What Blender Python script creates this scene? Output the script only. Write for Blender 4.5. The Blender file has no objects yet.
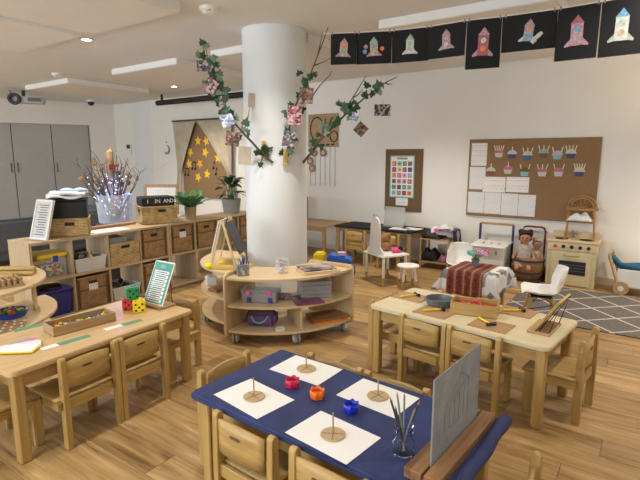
import bpy, bmesh, math, random
from mathutils import Vector, Matrix, Euler
R = math.radians
random.seed(11)
SC = bpy.context.scene
COL = SC.collection
PI = math.pi

# ------------------------------------------------------------------ camera, world, lights, exposure
cam_d = bpy.data.cameras.new('camera'); cam = bpy.data.objects.new('camera', cam_d); COL.objects.link(cam)
cam.location = (0, 0, 1.55); cam.rotation_euler = (R(90 - 9.8), 0, 0)
cam_d.sensor_width = 36; cam_d.lens = 481 / 640 * 36; cam_d.clip_start = .05
SC.camera = cam
w = bpy.data.worlds.new('world'); SC.world = w; w.use_nodes = True
w.node_tree.nodes['Background'].inputs[0].default_value = (.75, .86, 1, 1)
w.node_tree.nodes['Background'].inputs[1].default_value = .5
SC.view_settings.view_transform = 'Standard'; SC.view_settings.look = 'None'
SC.view_settings.gamma = 1; SC.view_settings.use_curve_mapping = False
SC.view_settings.exposure = 0.13
CEIL = 2.76
DOWNLIGHT_W = 190
DAYLIGHT_W = 190
SIDE_FILL_W = 140

# room frame: s runs along the back wall, t points into that wall
WX, WY, WA = .09, 8.15, R(-35)
E1 = Vector((math.cos(WA), math.sin(WA), 0)); E2 = Vector((-E1.y, E1.x, 0))
def ST(s, t, z=0.0):
    return Vector((WX, WY, 0)) + E1 * s + E2 * t + Vector((0, 0, z))

# ------------------------------------------------------------------ materials
MATS = {}
def nodes(name):
    m = bpy.data.materials.new(name); m.use_nodes = True
    nt = m.node_tree; MATS[name] = m
    return m, nt, nt.nodes['Principled BSDF']
def rgb(c): return (c[0], c[1], c[2], 1)
def N(nt, t, **k):
    n = nt.nodes.new(t)
    for a, b in k.items(): setattr(n, a, b)
    return n
def ramp(nt, fac, stops):
    r = N(nt, 'ShaderNodeValToRGB'); e = r.color_ramp.elements
    while len(e) < len(stops): e.new(.5)
    for i, (p, c) in enumerate(stops): e[i].position = p; e[i].color = rgb(c)
    nt.links.new(fac, r.inputs[0]); return r.outputs[0]
def coord(nt, scale=(1, 1, 1), rot=(0, 0, 0), kind='Object'):
    t = N(nt, 'ShaderNodeTexCoord'); m = N(nt, 'ShaderNodeMapping')
    m.inputs['Scale'].default_value = scale; m.inputs['Rotation'].default_value = rot
    nt.links.new(t.outputs[kind], m.inputs[0]); return m.outputs[0]
def noise(nt, vec, scale, detail=3, rough=.5, dist=0):
    n = N(nt, 'ShaderNodeTexNoise'); n.inputs['Scale'].default_value = scale; n.inputs['Detail'].default_value = detail
    n.inputs['Roughness'].default_value = rough; n.inputs['Distortion'].default_value = dist
    nt.links.new(vec, n.inputs['Vector']); return n.outputs['Fac']
def bump(nt, b, h, strength=.3, dist=.005):
    n = N(nt, 'ShaderNodeBump'); n.inputs['Strength'].default_value = strength; n.inputs['Distance'].default_value = dist
    nt.links.new(h, n.inputs['Height']); nt.links.new(n.outputs[0], b.inputs['Normal'])
def plain(name, c, rough=.5, var=.06, scale=9, metal=0, bmp=0, bs=60, alpha=1, sheen=0):
    m, nt, b = nodes(name)
    v = coord(nt); f = noise(nt, v, scale, 3)
    lo = [x * (1 - var) for x in c]; hi = [min(1, x * (1 + var)) for x in c]
    nt.links.new(ramp(nt, f, [(.3, lo), (.7, hi)]), b.inputs['Base Color'])
    b.inputs['Roughness'].default_value = rough; b.inputs['Metallic'].default_value = metal
    if bmp: bump(nt, b, noise(nt, v, bs, 3), bmp)
    if alpha < 1: b.inputs['Alpha'].default_value = alpha
    return m
def wood(name, lo, hi, axis='x', rough=.42, scale=7, stretch=14, knots=False):
    m, nt, b = nodes(name)
    s = {'x': (1, stretch, stretch), 'y': (stretch, 1, stretch), 'z': (stretch, stretch, 1)}[axis]
    oi = N(nt, 'ShaderNodeObjectInfo')
    t = N(nt, 'ShaderNodeTexCoord'); ad = N(nt, 'ShaderNodeVectorMath', operation='ADD'); mu = N(nt, 'ShaderNodeVectorMath', operation='SCALE')
    comb = N(nt, 'ShaderNodeCombineXYZ')
    for i in range(3): nt.links.new(oi.outputs['Random'], comb.inputs[i])
    mu.inputs['Scale'].default_value = 13; nt.links.new(comb.outputs[0], mu.inputs[0])
    nt.links.new(t.outputs['Object'], ad.inputs[0]); nt.links.new(mu.outputs[0], ad.inputs[1])
    mp = N(nt, 'ShaderNodeMapping'); mp.inputs['Scale'].default_value = s; nt.links.new(ad.outputs[0], mp.inputs[0])
    f = noise(nt, mp.outputs[0], scale * .35, 5, .6, .6)
    nt.links.new(ramp(nt, f, [(.3, lo), (.7, hi)]), b.inputs['Base Color'])
    b.inputs['Roughness'].default_value = rough
    bump(nt, b, f, .06, .003)
    return m
def glassy(name, c=(1, 1, 1), rough=.03, alpha=None):
    m, nt, b = nodes(name)
    b.inputs['Base Color'].default_value = rgb(c); b.inputs['Roughness'].default_value = rough
    if alpha is None:
        b.inputs['Transmission Weight'].default_value = 1; b.inputs['IOR'].default_value = 1.12
    else: b.inputs['Alpha'].default_value = alpha
    f = noise(nt, coord(nt), 30, 2); bump(nt, b, f, .04, .002)
    return m
def printed(name, paper, ink, bw=.02, rh=.014, mort=.006, axes='xz', rough=.6):
    """paper with rows of small print (word-sized marks)"""
    m, nt, b = nodes(name)
    t = N(nt, 'ShaderNodeTexCoord'); sp = N(nt, 'ShaderNodeSeparateXYZ'); cb = N(nt, 'ShaderNodeCombineXYZ')
    nt.links.new(t.outputs['Object'], sp.inputs[0])
    for i, a in enumerate(axes): nt.links.new(sp.outputs['xyz'.index(a)], cb.inputs[i])
    br = N(nt, 'ShaderNodeTexBrick'); br.inputs['Scale'].default_value = 1
    br.inputs['Color1'].default_value = rgb(ink); br.inputs['Color2'].default_value = rgb([.5 * (a + c) for a, c in zip(ink, paper)])
    br.inputs['Mortar'].default_value = rgb(paper); br.inputs['Brick Width'].default_value = bw; br.inputs['Row Height'].default_value = rh
    br.inputs['Mortar Size'].default_value = mort; br.inputs['Mortar Smooth'].default_value = .1; br.squash_frequency = 3; br.squash = .6
    nt.links.new(cb.outputs[0], br.inputs['Vector']); nt.links.new(br.outputs['Color'], b.inputs['Base Color'])
    b.inputs['Roughness'].default_value = rough
    return m
def patches(name, cols, scale=18, rough=.4, stretch=(1, 1, 1)):
    """blotches of several colours: photo prints, mixed toys, patterned cloth"""
    m, nt, b = nodes(name)
    oi = N(nt, 'ShaderNodeObjectInfo'); v = coord(nt, stretch)
    vo = N(nt, 'ShaderNodeTexVoronoi'); vo.inputs['Scale'].default_value = scale; nt.links.new(v, vo.inputs['Vector'])
    wn = N(nt, 'ShaderNodeTexWhiteNoise', noise_dimensions='4D'); nt.links.new(vo.outputs['Position'], wn.inputs['Vector']); nt.links.new(oi.outputs['Random'], wn.inputs['W'])
    r = N(nt, 'ShaderNodeValToRGB'); r.color_ramp.interpolation = 'CONSTANT'; e = r.color_ramp.elements
    while len(e) < len(cols): e.new(.5)
    for i, c in enumerate(cols): e[i].position = i / len(cols); e[i].color = rgb(c)
    nt.links.new(wn.outputs['Value'], r.inputs[0]); nt.links.new(r.outputs[0], b.inputs['Base Color'])
    b.inputs['Roughness'].default_value = rough
    return m
def weave(name, lo, hi, sx=26, rough=.75, strength=.8):
    m, nt, b = nodes(name)
    v = coord(nt)
    wv = N(nt, 'ShaderNodeTexWave', bands_direction='Z'); wv.inputs['Scale'].default_value = sx; wv.inputs['Distortion'].default_value = 1.5; wv.inputs['Detail'].default_value = 2
    nt.links.new(v, wv.inputs['Vector'])
    w2 = N(nt, 'ShaderNodeTexNoise'); w2.inputs['Scale'].default_value = sx * 2.2; w2.inputs['Detail'].default_value = 2
    nt.links.new(v, w2.inputs['Vector'])
    mx = N(nt, 'ShaderNodeMath', operation='MULTIPLY'); nt.links.new(wv.outputs['Fac'], mx.inputs[0]); nt.links.new(w2.outputs['Fac'], mx.inputs[1])
    f2 = noise(nt, v, 14, 2); ad = N(nt, 'ShaderNodeMath', operation='ADD'); nt.links.new(mx.outputs[0], ad.inputs[0]); nt.links.new(f2, ad.inputs[1])
    nt.links.new(ramp(nt, ad.outputs[0], [(.42, lo), (1.0, hi)]), b.inputs['Base Color'])
    b.inputs['Roughness'].default_value = rough; bump(nt, b, mx.outputs[0], strength, .006)
    return m
def emit(name, c, s):
    m, nt, b = nodes(name); b.inputs['Base Color'].default_value = rgb(c)
    b.inputs['Emission Color'].default_value = rgb(c); b.inputs['Emission Strength'].default_value = s
    return m

def floor_mat():
    m, nt, b = nodes('plank_vinyl')
    oi = N(nt, 'ShaderNodeObjectInfo'); ge = N(nt, 'ShaderNodeNewGeometry')
    sm = N(nt, 'ShaderNodeMath', operation='ADD'); nt.links.new(oi.outputs['Random'], sm.inputs[0]); nt.links.new(ge.outputs['Random Per Island'], sm.inputs[1])
    fr = N(nt, 'ShaderNodeMath', operation='FRACT'); nt.links.new(sm.outputs[0], fr.inputs[0])
    comb = N(nt, 'ShaderNodeCombineXYZ'); mu = N(nt, 'ShaderNodeMath', operation='MULTIPLY'); mu.inputs[1].default_value = 37; nt.links.new(fr.outputs[0], mu.inputs[0])
    nt.links.new(mu.outputs[0], comb.inputs[1]); nt.links.new(mu.outputs[0], comb.inputs[2])
    t = N(nt, 'ShaderNodeTexCoord'); ad = N(nt, 'ShaderNodeVectorMath', operation='ADD'); nt.links.new(t.outputs['Object'], ad.inputs[0]); nt.links.new(comb.outputs[0], ad.inputs[1])
    mp = N(nt, 'ShaderNodeMapping'); mp.inputs['Scale'].default_value = (.9, 9, 9); nt.links.new(ad.outputs[0], mp.inputs[0])
    f = noise(nt, mp.outputs[0], 1.6, 5, .62, 1.2)
    base = ramp(nt, f, [(.25, (.14, .080, .030)), (.42, (.34, .210, .086)), (.58, (.46, .305, .135)), (.76, (.63, .45, .235))])
    mx = N(nt, 'ShaderNodeMix', data_type='RGBA', blend_type='MULTIPLY'); mx.inputs['Factor'].default_value = 1
    tone = ramp(nt, fr.outputs[0], [(0, (.72, .68, .62)), (.5, (.92, .9, .88)), (1, (1.08, 1.08, 1.08))])
    nt.links.new(base, mx.inputs['A']); nt.links.new(tone, mx.inputs['B']); nt.links.new(mx.outputs['Result'], b.inputs['Base Color'])
    b.inputs['Roughness'].default_value = .42; b.inputs['Specular IOR Level'].default_value = .35
    bump(nt, b, f, .05, .002)
    return m
floor_mat()

WOOD_LO, WOOD_HI = (.38, .235, .075), (.54, .365, .128)
wood('beech_x', WOOD_LO, WOOD_HI, 'x'); wood('beech_y', WOOD_LO, WOOD_HI, 'y'); wood('beech_z', WOOD_LO, WOOD_HI, 'z')
wood('birch_x', (.62, .46, .26), (.74, .58, .36), 'x', .38); wood('birch_z', (.60, .44, .245), (.72, .56, .34), 'z', .4)
wood('pale_top', (.64, .55, .35), (.74, .66, .45), 'x', .35)
wood('honey_top', (.56, .375, .175), (.68, .49, .26), 'x', .3)
wood('cube_oak', (.40, .285, .16), (.56, .42, .26), 'x', .5); wood('cube_oak_z', (.40, .285, .16), (.55, .41, .25), 'z', .5)
wood('walnut', (.17, .082, .034), (.34, .185, .085), 'x', .4); wood('tray_wood', (.32, .19, .09), (.43, .28, .14), 'x', .5)
wood('bark', (.055, .04, .028), (.15, .11, .075), 'z', .8); wood('driftwood', (.16, .10, .05), (.34, .23, .12), 'z', .8)
wood('stove_wood', (.55, .47, .27), (.66, .58, .36), 'x', .5); wood('hardboard', (.36, .21, .095), (.44, .27, .13), 'x', .6)
plain('wall_paint', (.83, .82, .785), .8, .015, 2, bmp=.03, bs=120)
plain('disc_tan', (.50, .36, .205), .7, .06, 40); plain('wall_cool', (.78, .80, .82), .8, .015, 2)
plain('ceiling_paint', (.75, .745, .73), .9, .02, 2); plain('panel_paint', (.77, .745, .705), .9, .02, 3); plain('panel_edge', (.80, .81, .80), .8, .02)
plain('column_paint', (.74, .775, .80), .45, .015, 2)
plain('door_grey', (.46, .46, .45), .55, .03); plain('dark_gap', (.015, .015, .015), .8, 0)
plain('skirting', (.74, .72, .68), .5, .02)
plain('black', (.007, .007, .008), .6, .2); plain('black_felt', (.006, .0065, .008), .9, .2); plain('black_gloss', (.015, .015, .018), .3, 0)
plain('white_paper', (.86, .86, .85), .7, .01); plain('white_paint', (.80, .79, .76), .35, .02); plain('white_plastic', (.82, .82, .80), .3, .01)
plain('steel', (.45, .45, .46), .3, .05, metal=.9); plain('caster_grey', (.32, .34, .36), .4, .05); plain('rubber', (.05, .05, .055), .6, .1)
plain('sofa_grey', (.085, .095, .11), .85, .1, 30, bmp=.2, bs=200)
plain('navy_cloth', (.023, .036, .128), .75, .22, 7, bmp=.25, bs=30)
plain('red_cup', (.60, .012, .06), .25, .1); plain('orange_cup', (.85, .16, .012), .25, .1); plain('blue_cup', (.012, .03, .52), .22, .1)
plain('burlap', (.27, .165, .085), .95, .12, 80, bmp=.5, bs=300); plain('burlap_dark', (.165, .10, .048), .95, .12, 80, bmp=.5, bs=300)
plain('canvas', (.50, .435, .34), .9, .1, 6, bmp=.2, bs=60)
plain('star_yellow', (.85, .56, .03), .6, .05); plain('star_orange', (.82, .35, .03), .6, .05)
plain('wicker_body_dark', (.14, .08, .03), .8, .1)
weave('wicker', (.17, .085, .03), (.46, .29, .13)); weave('seagrass', (.24, .145, .05), (.62, .44, .2), 20)
weave('rattan', (.24, .12, .04), (.48, .27, .1), 40, .5, .3)
glassy('clear_glass', (.97, .98, .99), .02); glassy('clear_plastic', (.85, .88, .9), .12, .2); glassy('frosted_plastic', (.72, .78, .86), .4, .38); glassy('film', (.55, .55, .55), .12, .5)
plain('translucent_tub', (.70, .72, .72), .35, .03, alpha=.85)
plain('lid_yellow', (.80, .55, .03), .4, .06); plain('bin_blue', (.025, .03, .22), .4, .08); plain('clip_blue', (.03, .06, .35), .4, 0)
plain('toy_red', (.62, .05, .05), .4, .1); plain('toy_green', (.02, .28, .10), .35, .06); plain('toy_yellow', (.86, .66, .02), .35, .04); plain('toy_blue', (.02, .13, .55), .35, .08)
plain('toy_orange', (.8, .22, .03), .4, .1); plain('pink', (.75, .10, .28), .5, .1); plain('lilac', (.55, .42, .62), .6, .1); plain('aqua', (.22, .46, .45), .6, .1)
plain('strip_green', (.10, .30, .22), .5, .1, 40); plain('card_green', (.08, .33, .25), .5, .1)
plain('grey_bowl', (.13, .15, .165), .35, .06); plain('grey_pot', (.28, .29, .29), .6, .08); plain('brown_pot', (.38, .27, .15), .7, .15)
plain('leaf_dark', (.022, .07, .024), .4, .35, 14); plain('leaf_ivy', (.035, .10, .045), .45, .4, 25); plain('leaf_fern', (.09, .26, .10), .5, .35, 25); plain('leaf_pale', (.17, .24, .16), .5, .2)
plain('doll_skin', (.45, .22, .13), .45, .05); plain('doll_hair', (.045, .02, .012), .9, .3, 40, bmp=.8, bs=90); plain('doll_dress', (.40, .36, .32), .9, .15, 30); plain('plush', (.36, .19, .09), .95, .12, 40, bmp=.6, bs=150)
plain('blanket_blue', (.012, .10, .21), .9, .3, 9); plain('pram_white', (.70, .72, .72), .5, .02); plain('navy_paint', (.015, .025, .14), .4, .05)
plain('purple_bag', (.17, .09, .27), .8, .1, 20); plain('teal_trim', (.22, .52, .52), .6, .05)
plain('magenta_print', (.20, .06, .13), .35, .5, 25); plain('slate', (.16, .17, .19), .5, .25, 20)
plain('white_cloth', (.72, .73, .75), .9, .04); plain('mask_blue', (.42, .58, .75), .8, .05)
plain('projector_white', (.55, .55, .54), .5, .03); plain('chrome_dark', (.08, .08, .085), .35, .1, metal=.6)
plain('pencil_dark', (.06, .055, .055), .4, .2); plain('pencil_grey', (.24, .24, .25), .35, .1)
plain('bunny_red', (.17, .022, .018), .85, .2, 60)
printed('print_small', (.84, .84, .84), (.30, .30, .33), .03, .022, .007)
printed('print_table', (.80, .81, .83), (.45, .46, .50), .05, .016, .006)
printed('print_coloured', (.84, .84, .84), (.55, .28, .26), .035, .035, .012)
printed('print_letterboard', (.60, .59, .57), (.20, .20, .20), .022, .028, .010)
printed('print_schedule', (.80, .80, .84), (.16, .16, .28), .05, .026, .010)
patches('photo_warm', [(.25, .10, .07), (.06, .035, .03), (.40, .26, .22), (.03, .03, .035), (.16, .15, .08), (.14, .06, .05)], 52)
patches('photo_pink', [(.42, .15, .18), (.08, .03, .04), (.55, .36, .35), (.25, .06, .10), (.50, .40, .41)], 46)
patches('photo_cool', [(.08, .085, .11), (.28, .27, .30), (.04, .04, .05), (.42, .40, .42), (.16, .11, .12)], 48)
patches('photo_blue', [(.60, .66, .80), (.30, .38, .62), (.75, .78, .82), (.16, .20, .36)], 40)
patches('photo_dark', [(.02, .02, .025), (.10, .10, .11), (.35, .28, .26), (.05, .05, .06), (.45, .4, .4)], 46)
patches('toy_mix', [(.6, .06, .06), (.05, .3, .1), (.8, .6, .05), (.06, .15, .5), (.03, .03, .03), (.7, .7, .7)], 30)
patches('dark_mix', [(.02, .015, .015), (.06, .02, .02), (.03, .03, .04), (.12, .05, .04)], 40, .7)
patches('magazine', [(.10, .05, .07), (.30, .22, .22), (.05, .05, .06), (.45, .40, .40), (.22, .08, .14)], 14)
patches('pencil_case', [(.03, .03, .035), (.10, .08, .05), (.35, .25, .12), (.05, .08, .14), (.40, .38, .36)], 40)
patches('elephant_cloth', [(.72, .73, .75), (.70, .71, .73), (.20, .21, .23), (.74, .74, .76), (.30, .31, .33), (.72, .73, .75), (.72, .73, .75), (.73, .73, .75)], 13, .9)
patches('clothes_mix', [(.02, .03, .12), (.62, .62, .66), (.04, .04, .06), (.55, .55, .62), (.20, .08, .14)], 9, .95)
emit('lamp_glow', (1, .93, .80), 26); emit('fairy_light', (.55, .65, 1.0), 9)
plain('dark_paint', (.045, .04, .046), .6, .6, 22)
plain('lamp_shade', (.75, .66, .50), .8, .05)
def runner_mat():
    m, nt, b = nodes('runner_red')
    v = coord(nt); wv = N(nt, 'ShaderNodeTexWave', bands_direction='X'); wv.inputs['Scale'].default_value = 3.6; wv.inputs['Distortion'].default_value = .3; nt.links.new(v, wv.inputs['Vector'])
    vo = N(nt, 'ShaderNodeTexVoronoi', feature='DISTANCE_TO_EDGE'); vo.inputs['Scale'].default_value = 26; nt.links.new(v, vo.inputs['Vector'])
    c1 = ramp(nt, wv.outputs['Fac'], [(.1, (.03, .006, .006)), (.3, (.13, .014, .010)), (.8, (.19, .022, .014)), (.985, (.36, .22, .13))])
    c2 = ramp(nt, vo.outputs['Distance'], [(.02, (.42, .25, .15)), (.06, (.22, .03, .02))])
    mx = N(nt, 'ShaderNodeMix', data_type='RGBA'); mx.inputs['Factor'].default_value = .3; nt.links.new(c1, mx.inputs['A']); nt.links.new(c2, mx.inputs['B'])
    nt.links.new(mx.outputs['Result'], b.inputs['Base Color']); b.inputs['Roughness'].default_value = .9
runner_mat()
def rug_mat():
    m, nt, b = nodes('rug_lattice')
    v = coord(nt, rot=(0, 0, R(45)))
    sp = N(nt, 'ShaderNodeSeparateXYZ'); nt.links.new(v, sp.inputs[0])
    outs = []
    for i in (0, 1):
        md = N(nt, 'ShaderNodeMath', operation='PINGPONG'); md.inputs[1].default_value = .165; nt.links.new(sp.outputs[i], md.inputs[0])
        lt = N(nt, 'ShaderNodeMath', operation='LESS_THAN'); lt.inputs[1].default_value = .0095; nt.links.new(md.outputs[0], lt.inputs[0]); outs.append(lt.outputs[0])
    mx = N(nt, 'ShaderNodeMath', operation='MAXIMUM'); nt.links.new(outs[0], mx.inputs[0]); nt.links.new(outs[1], mx.inputs[1])
    pile = noise(nt, coord(nt), 60, 4, .7)
    base = ramp(nt, pile, [(.3, (.085, .078, .075)), (.7, (.165, .155, .148))])
    mix = N(nt, 'ShaderNodeMix', data_type='RGBA'); nt.links.new(mx.outputs[0], mix.inputs['Factor']); nt.links.new(base, mix.inputs['A']); mix.inputs['B'].default_value = (.56, .52, .46, 1)
    nt.links.new(mix.outputs['Result'], b.inputs['Base Color']); b.inputs['Roughness'].default_value = .95
    bump(nt, b, pile, .6, .01)
rug_mat()
def chalk_mat():
    m, nt, b = nodes('chalk_slate')
    v = coord(nt, (1, 1, 1)); f = noise(nt, v, 7, 5, .7); nt.links.new(ramp(nt, f, [(.3, (.20, .22, .25)), (.7, (.34, .37, .41))]), b.inputs['Base Color']); b.inputs['Roughness'].default_value = .6
chalk_mat()

# ------------------------------------------------------------------ geometry helpers
def BM(): return bmesh.new()
def xf(vs, T):
    if T is not None:
        for v in vs: v.co = T @ v.co
def box(b, c, s, rz=0, T=None):
    m = Matrix.Translation(c) @ Matrix.Rotation(rz, 4, 'Z') @ Matrix.Diagonal((s[0], s[1], s[2], 1))
    if T is not None: m = T @ m
    return bmesh.ops.create_cube(b, size=1, matrix=m)['verts']
def cyl(b, c, r, h, seg=16, r2=None, T=None):
    m = Matrix.Translation((c[0], c[1], c[2] + h / 2))
    if T is not None: m = T @ m
    return bmesh.ops.create_cone(b, cap_ends=True, segments=seg, radius1=r, radius2=r if r2 is None else r2, depth=h, matrix=m)['verts']
def ball(b, c, r, u=10, v=7, s=(1, 1, 1), T=None):
    m = Matrix.Translation(c) @ Matrix.Diagonal((s[0], s[1], s[2], 1))
    if T is not None: m = T @ m
    return bmesh.ops.create_uvsphere(b, u_segments=u, v_segments=v, radius=r, matrix=m)['verts']
def tube(b, pts, r, seg=6, cap=True):
    pts = [Vector(p) for p in pts]; n = len(pts); rs = r if isinstance(r, (list, tuple)) else [r] * n
    rings = []; up = Vector((0, 0, 1))
    for i, p in enumerate(pts):
        d = (pts[min(i + 1, n - 1)] - pts[max(i - 1, 0)]).normalized()
        a = d.cross(up if abs(d.z) < .95 else Vector((1, 0, 0))).normalized(); c = d.cross(a)
        rings.append([b.verts.new(p + (a * math.cos(2 * PI * k / seg) + c * math.sin(2 * PI * k / seg)) * rs[i]) for k in range(seg)])
    for i in range(n - 1):
        for k in range(seg):
            b.faces.new((rings[i][k], rings[i][(k + 1) % seg], rings[i + 1][(k + 1) % seg], rings[i + 1][k]))
    if cap: b.faces.new(rings[0][::-1]); b.faces.new(rings[-1])
def lathe(b, prof, seg=20, c=(0, 0, 0), T=None):
    rings = []; allv = []
    for r, z in prof:
        if r < 1e-5: v = [b.verts.new((c[0], c[1], c[2] + z))]
        else: v = [b.verts.new((c[0] + r * math.cos(2 * PI * k / seg), c[1] + r * math.sin(2 * PI * k / seg), c[2] + z)) for k in range(seg)]
        rings.append(v); allv += v
    for i in range(len(rings) - 1):
        A, B = rings[i], rings[i + 1]
        for k in range(seg):
            k2 = (k + 1) % seg
            if len(A) == 1 and len(B) == 1: continue
            if len(A) == 1: b.faces.new((A[0], B[k2], B[k]))
            elif len(B) == 1: b.faces.new((A[k], A[k2], B[0]))
            else: b.faces.new((A[k], A[k2], B[k2], B[k]))
    xf(allv, T)
def prism(b, poly, z0, z1, T=None):
    A = [b.verts.new((x, y, z0)) for x, y in poly]; B = [b.verts.new((x, y, z1)) for x, y in poly]; n = len(poly)
    b.faces.new(A[::-1]); b.faces.new(B)
    for i in range(n): b.faces.new((A[i], A[(i + 1) % n], B[(i + 1) % n], B[i]))
    xf(A + B, T)
TXZ = Matrix.Rotation(R(90), 4, 'X')      # (x,y) outline stood up: y becomes z, thickness along -y
def grid(b, fn, nu, nv):
    V = [[b.verts.new(fn(i / nu, j / nv)) for j in range(nv + 1)] for i in range(nu + 1)]
    for i in range(nu):
        for j in range(nv): b.faces.new((V[i][j], V[i + 1][j], V[i + 1][j + 1], V[i][j + 1]))
def arcband(b, r0, r1, a0, a1, z0, z1, n=20, c=(0, 0)):
    pts = [(c[0] + r1 * math.cos(a0 + (a1 - a0) * i / n), c[1] + r1 * math.sin(a0 + (a1 - a0) * i / n)) for i in range(n + 1)]
    pts += [(c[0] + r0 * math.cos(a1 + (a0 - a1) * i / n), c[1] + r0 * math.sin(a1 + (a0 - a1) * i / n)) for i in range(n + 1)]
    prism(b, pts, z0, z1)
def mesh(b, name, bev=0, seg=1, smooth=False):
    bmesh.ops.recalc_face_normals(b, faces=b.faces[:])
    if bev:
        ed = [e for e in b.edges if len(e.link_faces) == 2 and e.calc_face_angle(0) > R(35)]
        bmesh.ops.bevel(b, geom=ed, offset=bev, segments=seg, affect='EDGES', clamp_overlap=True)
    me = bpy.data.meshes.new(name); b.to_mesh(me); b.free()
    if smooth:
        for p in me.polygons: p.use_smooth = True
        try: me.set_sharp_from_angle(angle=R(40))
        except Exception: pass
    return me
def O(name, b, mat, parent=None, loc=(0, 0, 0), rot=(0, 0, 0), bev=0, seg=1, smooth=False, label=None):
    me = b if isinstance(b, bpy.types.Mesh) else mesh(b, name, bev, seg, smooth)
    if not me.materials: me.materials.append(MATS[mat])
    o = bpy.data.objects.new(name, me); COL.objects.link(o)
    o.location = loc; o.rotation_euler = rot if isinstance(rot, (tuple, list)) else (0, 0, rot)
    if parent is not None: o.parent = parent
    if label: o['label'] = label
    return o
def tag(o, label, cat, group=None):
    o['label'] = label; o['category'] = cat
    if group: o['group'] = group
    return o
def thing(name, label, cat, loc=(0, 0, 0), rz=0, group=None):
    o = bpy.data.objects.new(name, None); COL.objects.link(o); o.empty_display_size = .05
    o.location = loc; o.rotation_euler = (0, 0, rz)
    return tag(o, label, cat, group)
def struct(o, label=None, cat=None):
    o['kind'] = 'structure'
    if label: o['label'] = label
    if cat: o['category'] = cat
    return o
def dup(root, loc, rz, label, group=None):
    r = root.copy(); COL.objects.link(r); r.location = loc; r.rotation_euler = (0, 0, rz); r['label'] = label
    if group: r['group'] = group
    for ch in list(root.children):
        c = ch.copy(); COL.objects.link(c); c.parent = r
        for g in list(ch.children):
            d = g.copy(); COL.objects.link(d); d.parent = c
    return r
def solidify(o, t, off=0):
    m = o.modifiers.new('thickness', 'SOLIDIFY'); m.thickness = t; m.offset = off; return o
def subsurf(o, n=1):
    m = o.modifiers.new('smooth', 'SUBSURF'); m.levels = n; m.render_levels = n; return o
def text_mesh(s, size, depth=.0006):
    c = bpy.data.curves.new('lettering', 'FONT'); c.body = s; c.size = size; c.extrude = depth; c.align_x = 'CENTER'; c.align_y = 'CENTER'; c.resolution_u = 2
    o = bpy.data.objects.new('lettering', c); me = bpy.data.meshes.new_from_object(o)
    bpy.data.objects.remove(o); return me

# ------------------------------------------------------------------ the room
def planks():
    b = BM(); c = ST(-1, -4.75); box(b, (c.x, c.y, -.06), (15.5, 10.2, .10), WA)
    fl = struct(O('floor', b, 'tray_wood'), 'honey-coloured wood-look plank floor of the classroom', 'floor')
    PWD, PL = .182, 1.22
    b = BM(); box(b, (0, 0, -.0045), (PL - .0022, PWD - .0022, .009)); pm = mesh(b, 'plank', .0012)
    pm.materials.append(MATS['plank_vinyl'])
    cp = math.cos(R(9.8)); sp = math.sin(R(9.8)); spots = []
    for i in range(int(9.6 / PWD) + 1):
        t = -.09 - i * PWD; off = (i * .437) % 1 * PL
        for k in range(-8, 7):
            s = k * PL + off
            if s < -8.2 or s > 5.6: continue
            p = ST(s, t); d = p.y * cp + 1.55 * sp
            vis = 0
            if d > .3:
                u = abs(p.x) / d * 481; v = (1.55 * cp - p.y * sp) / d * 481
                if u < 430 and v < 330: vis = 1 / d
            spots.append((vis, s, t))
    spots.sort(reverse=True)
    for vis, s, t in spots[:300]:
        p = ST(s, t); O('plank', pm, None, fl, (p.x, p.y, 0), (0, 0, WA))
    b = BM()
    for vis, s, t in spots[300:]:
        box(b, (s, t, -.0045), (PL - .0022, PWD - .0022, .009))
    o = O('plank_field', b, 'plank_vinyl', fl, (WX, WY, 0), (0, 0, WA)); o['kind'] = 'stuff'
    return fl
planks()

def wall_slab(name, p, q, z0=0, z1=CEIL, mat='wall_paint', th=.12, parent=None):
    """slab from p to q; the room is on the left-hand side of p->q"""
    p = Vector(p[:2]); q = Vector(q[:2]); d = q - p; n = Vector((d.y, -d.x)).normalized(); m = (p + q) / 2 + n * th / 2
    b = BM(); box(b, (0, 0, (z0 + z1) / 2), (d.length, abs(th), z1 - z0))
    o = O(name, b, mat, parent, (m.x, m.y, 0), (0, 0, math.atan2(d.y, d.x)))
    return o
PB = ST(6.2, 0); PC = ST(-4.62, 0)
PIL = Vector((-4.28, 11.32, 0)); PK = Vector((-4.82, 11.60, 0)); PD = Vector((-9.6, 8.72, 0))
struct(wall_slab('wall_back', PB, PC), 'long white painted back wall with notice boards', 'wall')
struct(wall_slab('wall_pillar', PC, PIL, mat='wall_cool'), 'narrow grey-white pier beside the curtain panel', 'wall')
struct(wall_slab('wall_corner', PIL, PK), 'short white wall with the small control panel', 'wall')
# wall with the door recess
dL = (PD - PK); dl = dL.normalized()
def onleft(a): return PK + dl * a
REC0, REC1, REC_H = .55, 3.62, 2.27
wl = struct(wall_slab('wall_left', onleft(0), onleft(REC0)), 'white wall around the grey cupboard doors', 'wall')
struct(wall_slab('wall_left_above', onleft(REC0), onleft(REC1), REC_H, CEIL), 'white wall strip above the grey cupboard doors', 'wall')
struct(wall_slab('wall_left_end', onleft(REC1), PD), 'white wall beyond the grey cupboard doors', 'wall')
PS = ST(-8.2, -9.5); PR = ST(6.2, -9.5)
LS = (PS - PD).length; ds_ = (PS - PD).normalized()
def onside(a): return PD + ds_ * a
for nm_, a0, a1, z0, z1 in (('wall_side', 0, .6, 0, CEIL), ('wall_side_end', 3.8, LS, 0, CEIL), ('wall_side_sill', .6, 3.8, 0, .8), ('wall_side_head', .6, 3.8, 2.4, CEIL)):
    struct(wall_slab(nm_, onside(a0), onside(a1), z0, z1), 'plain white side wall with an added window', 'wall')
sc_ = onside(2.2); sa_ = math.atan2(ds_.y, ds_.x)
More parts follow.
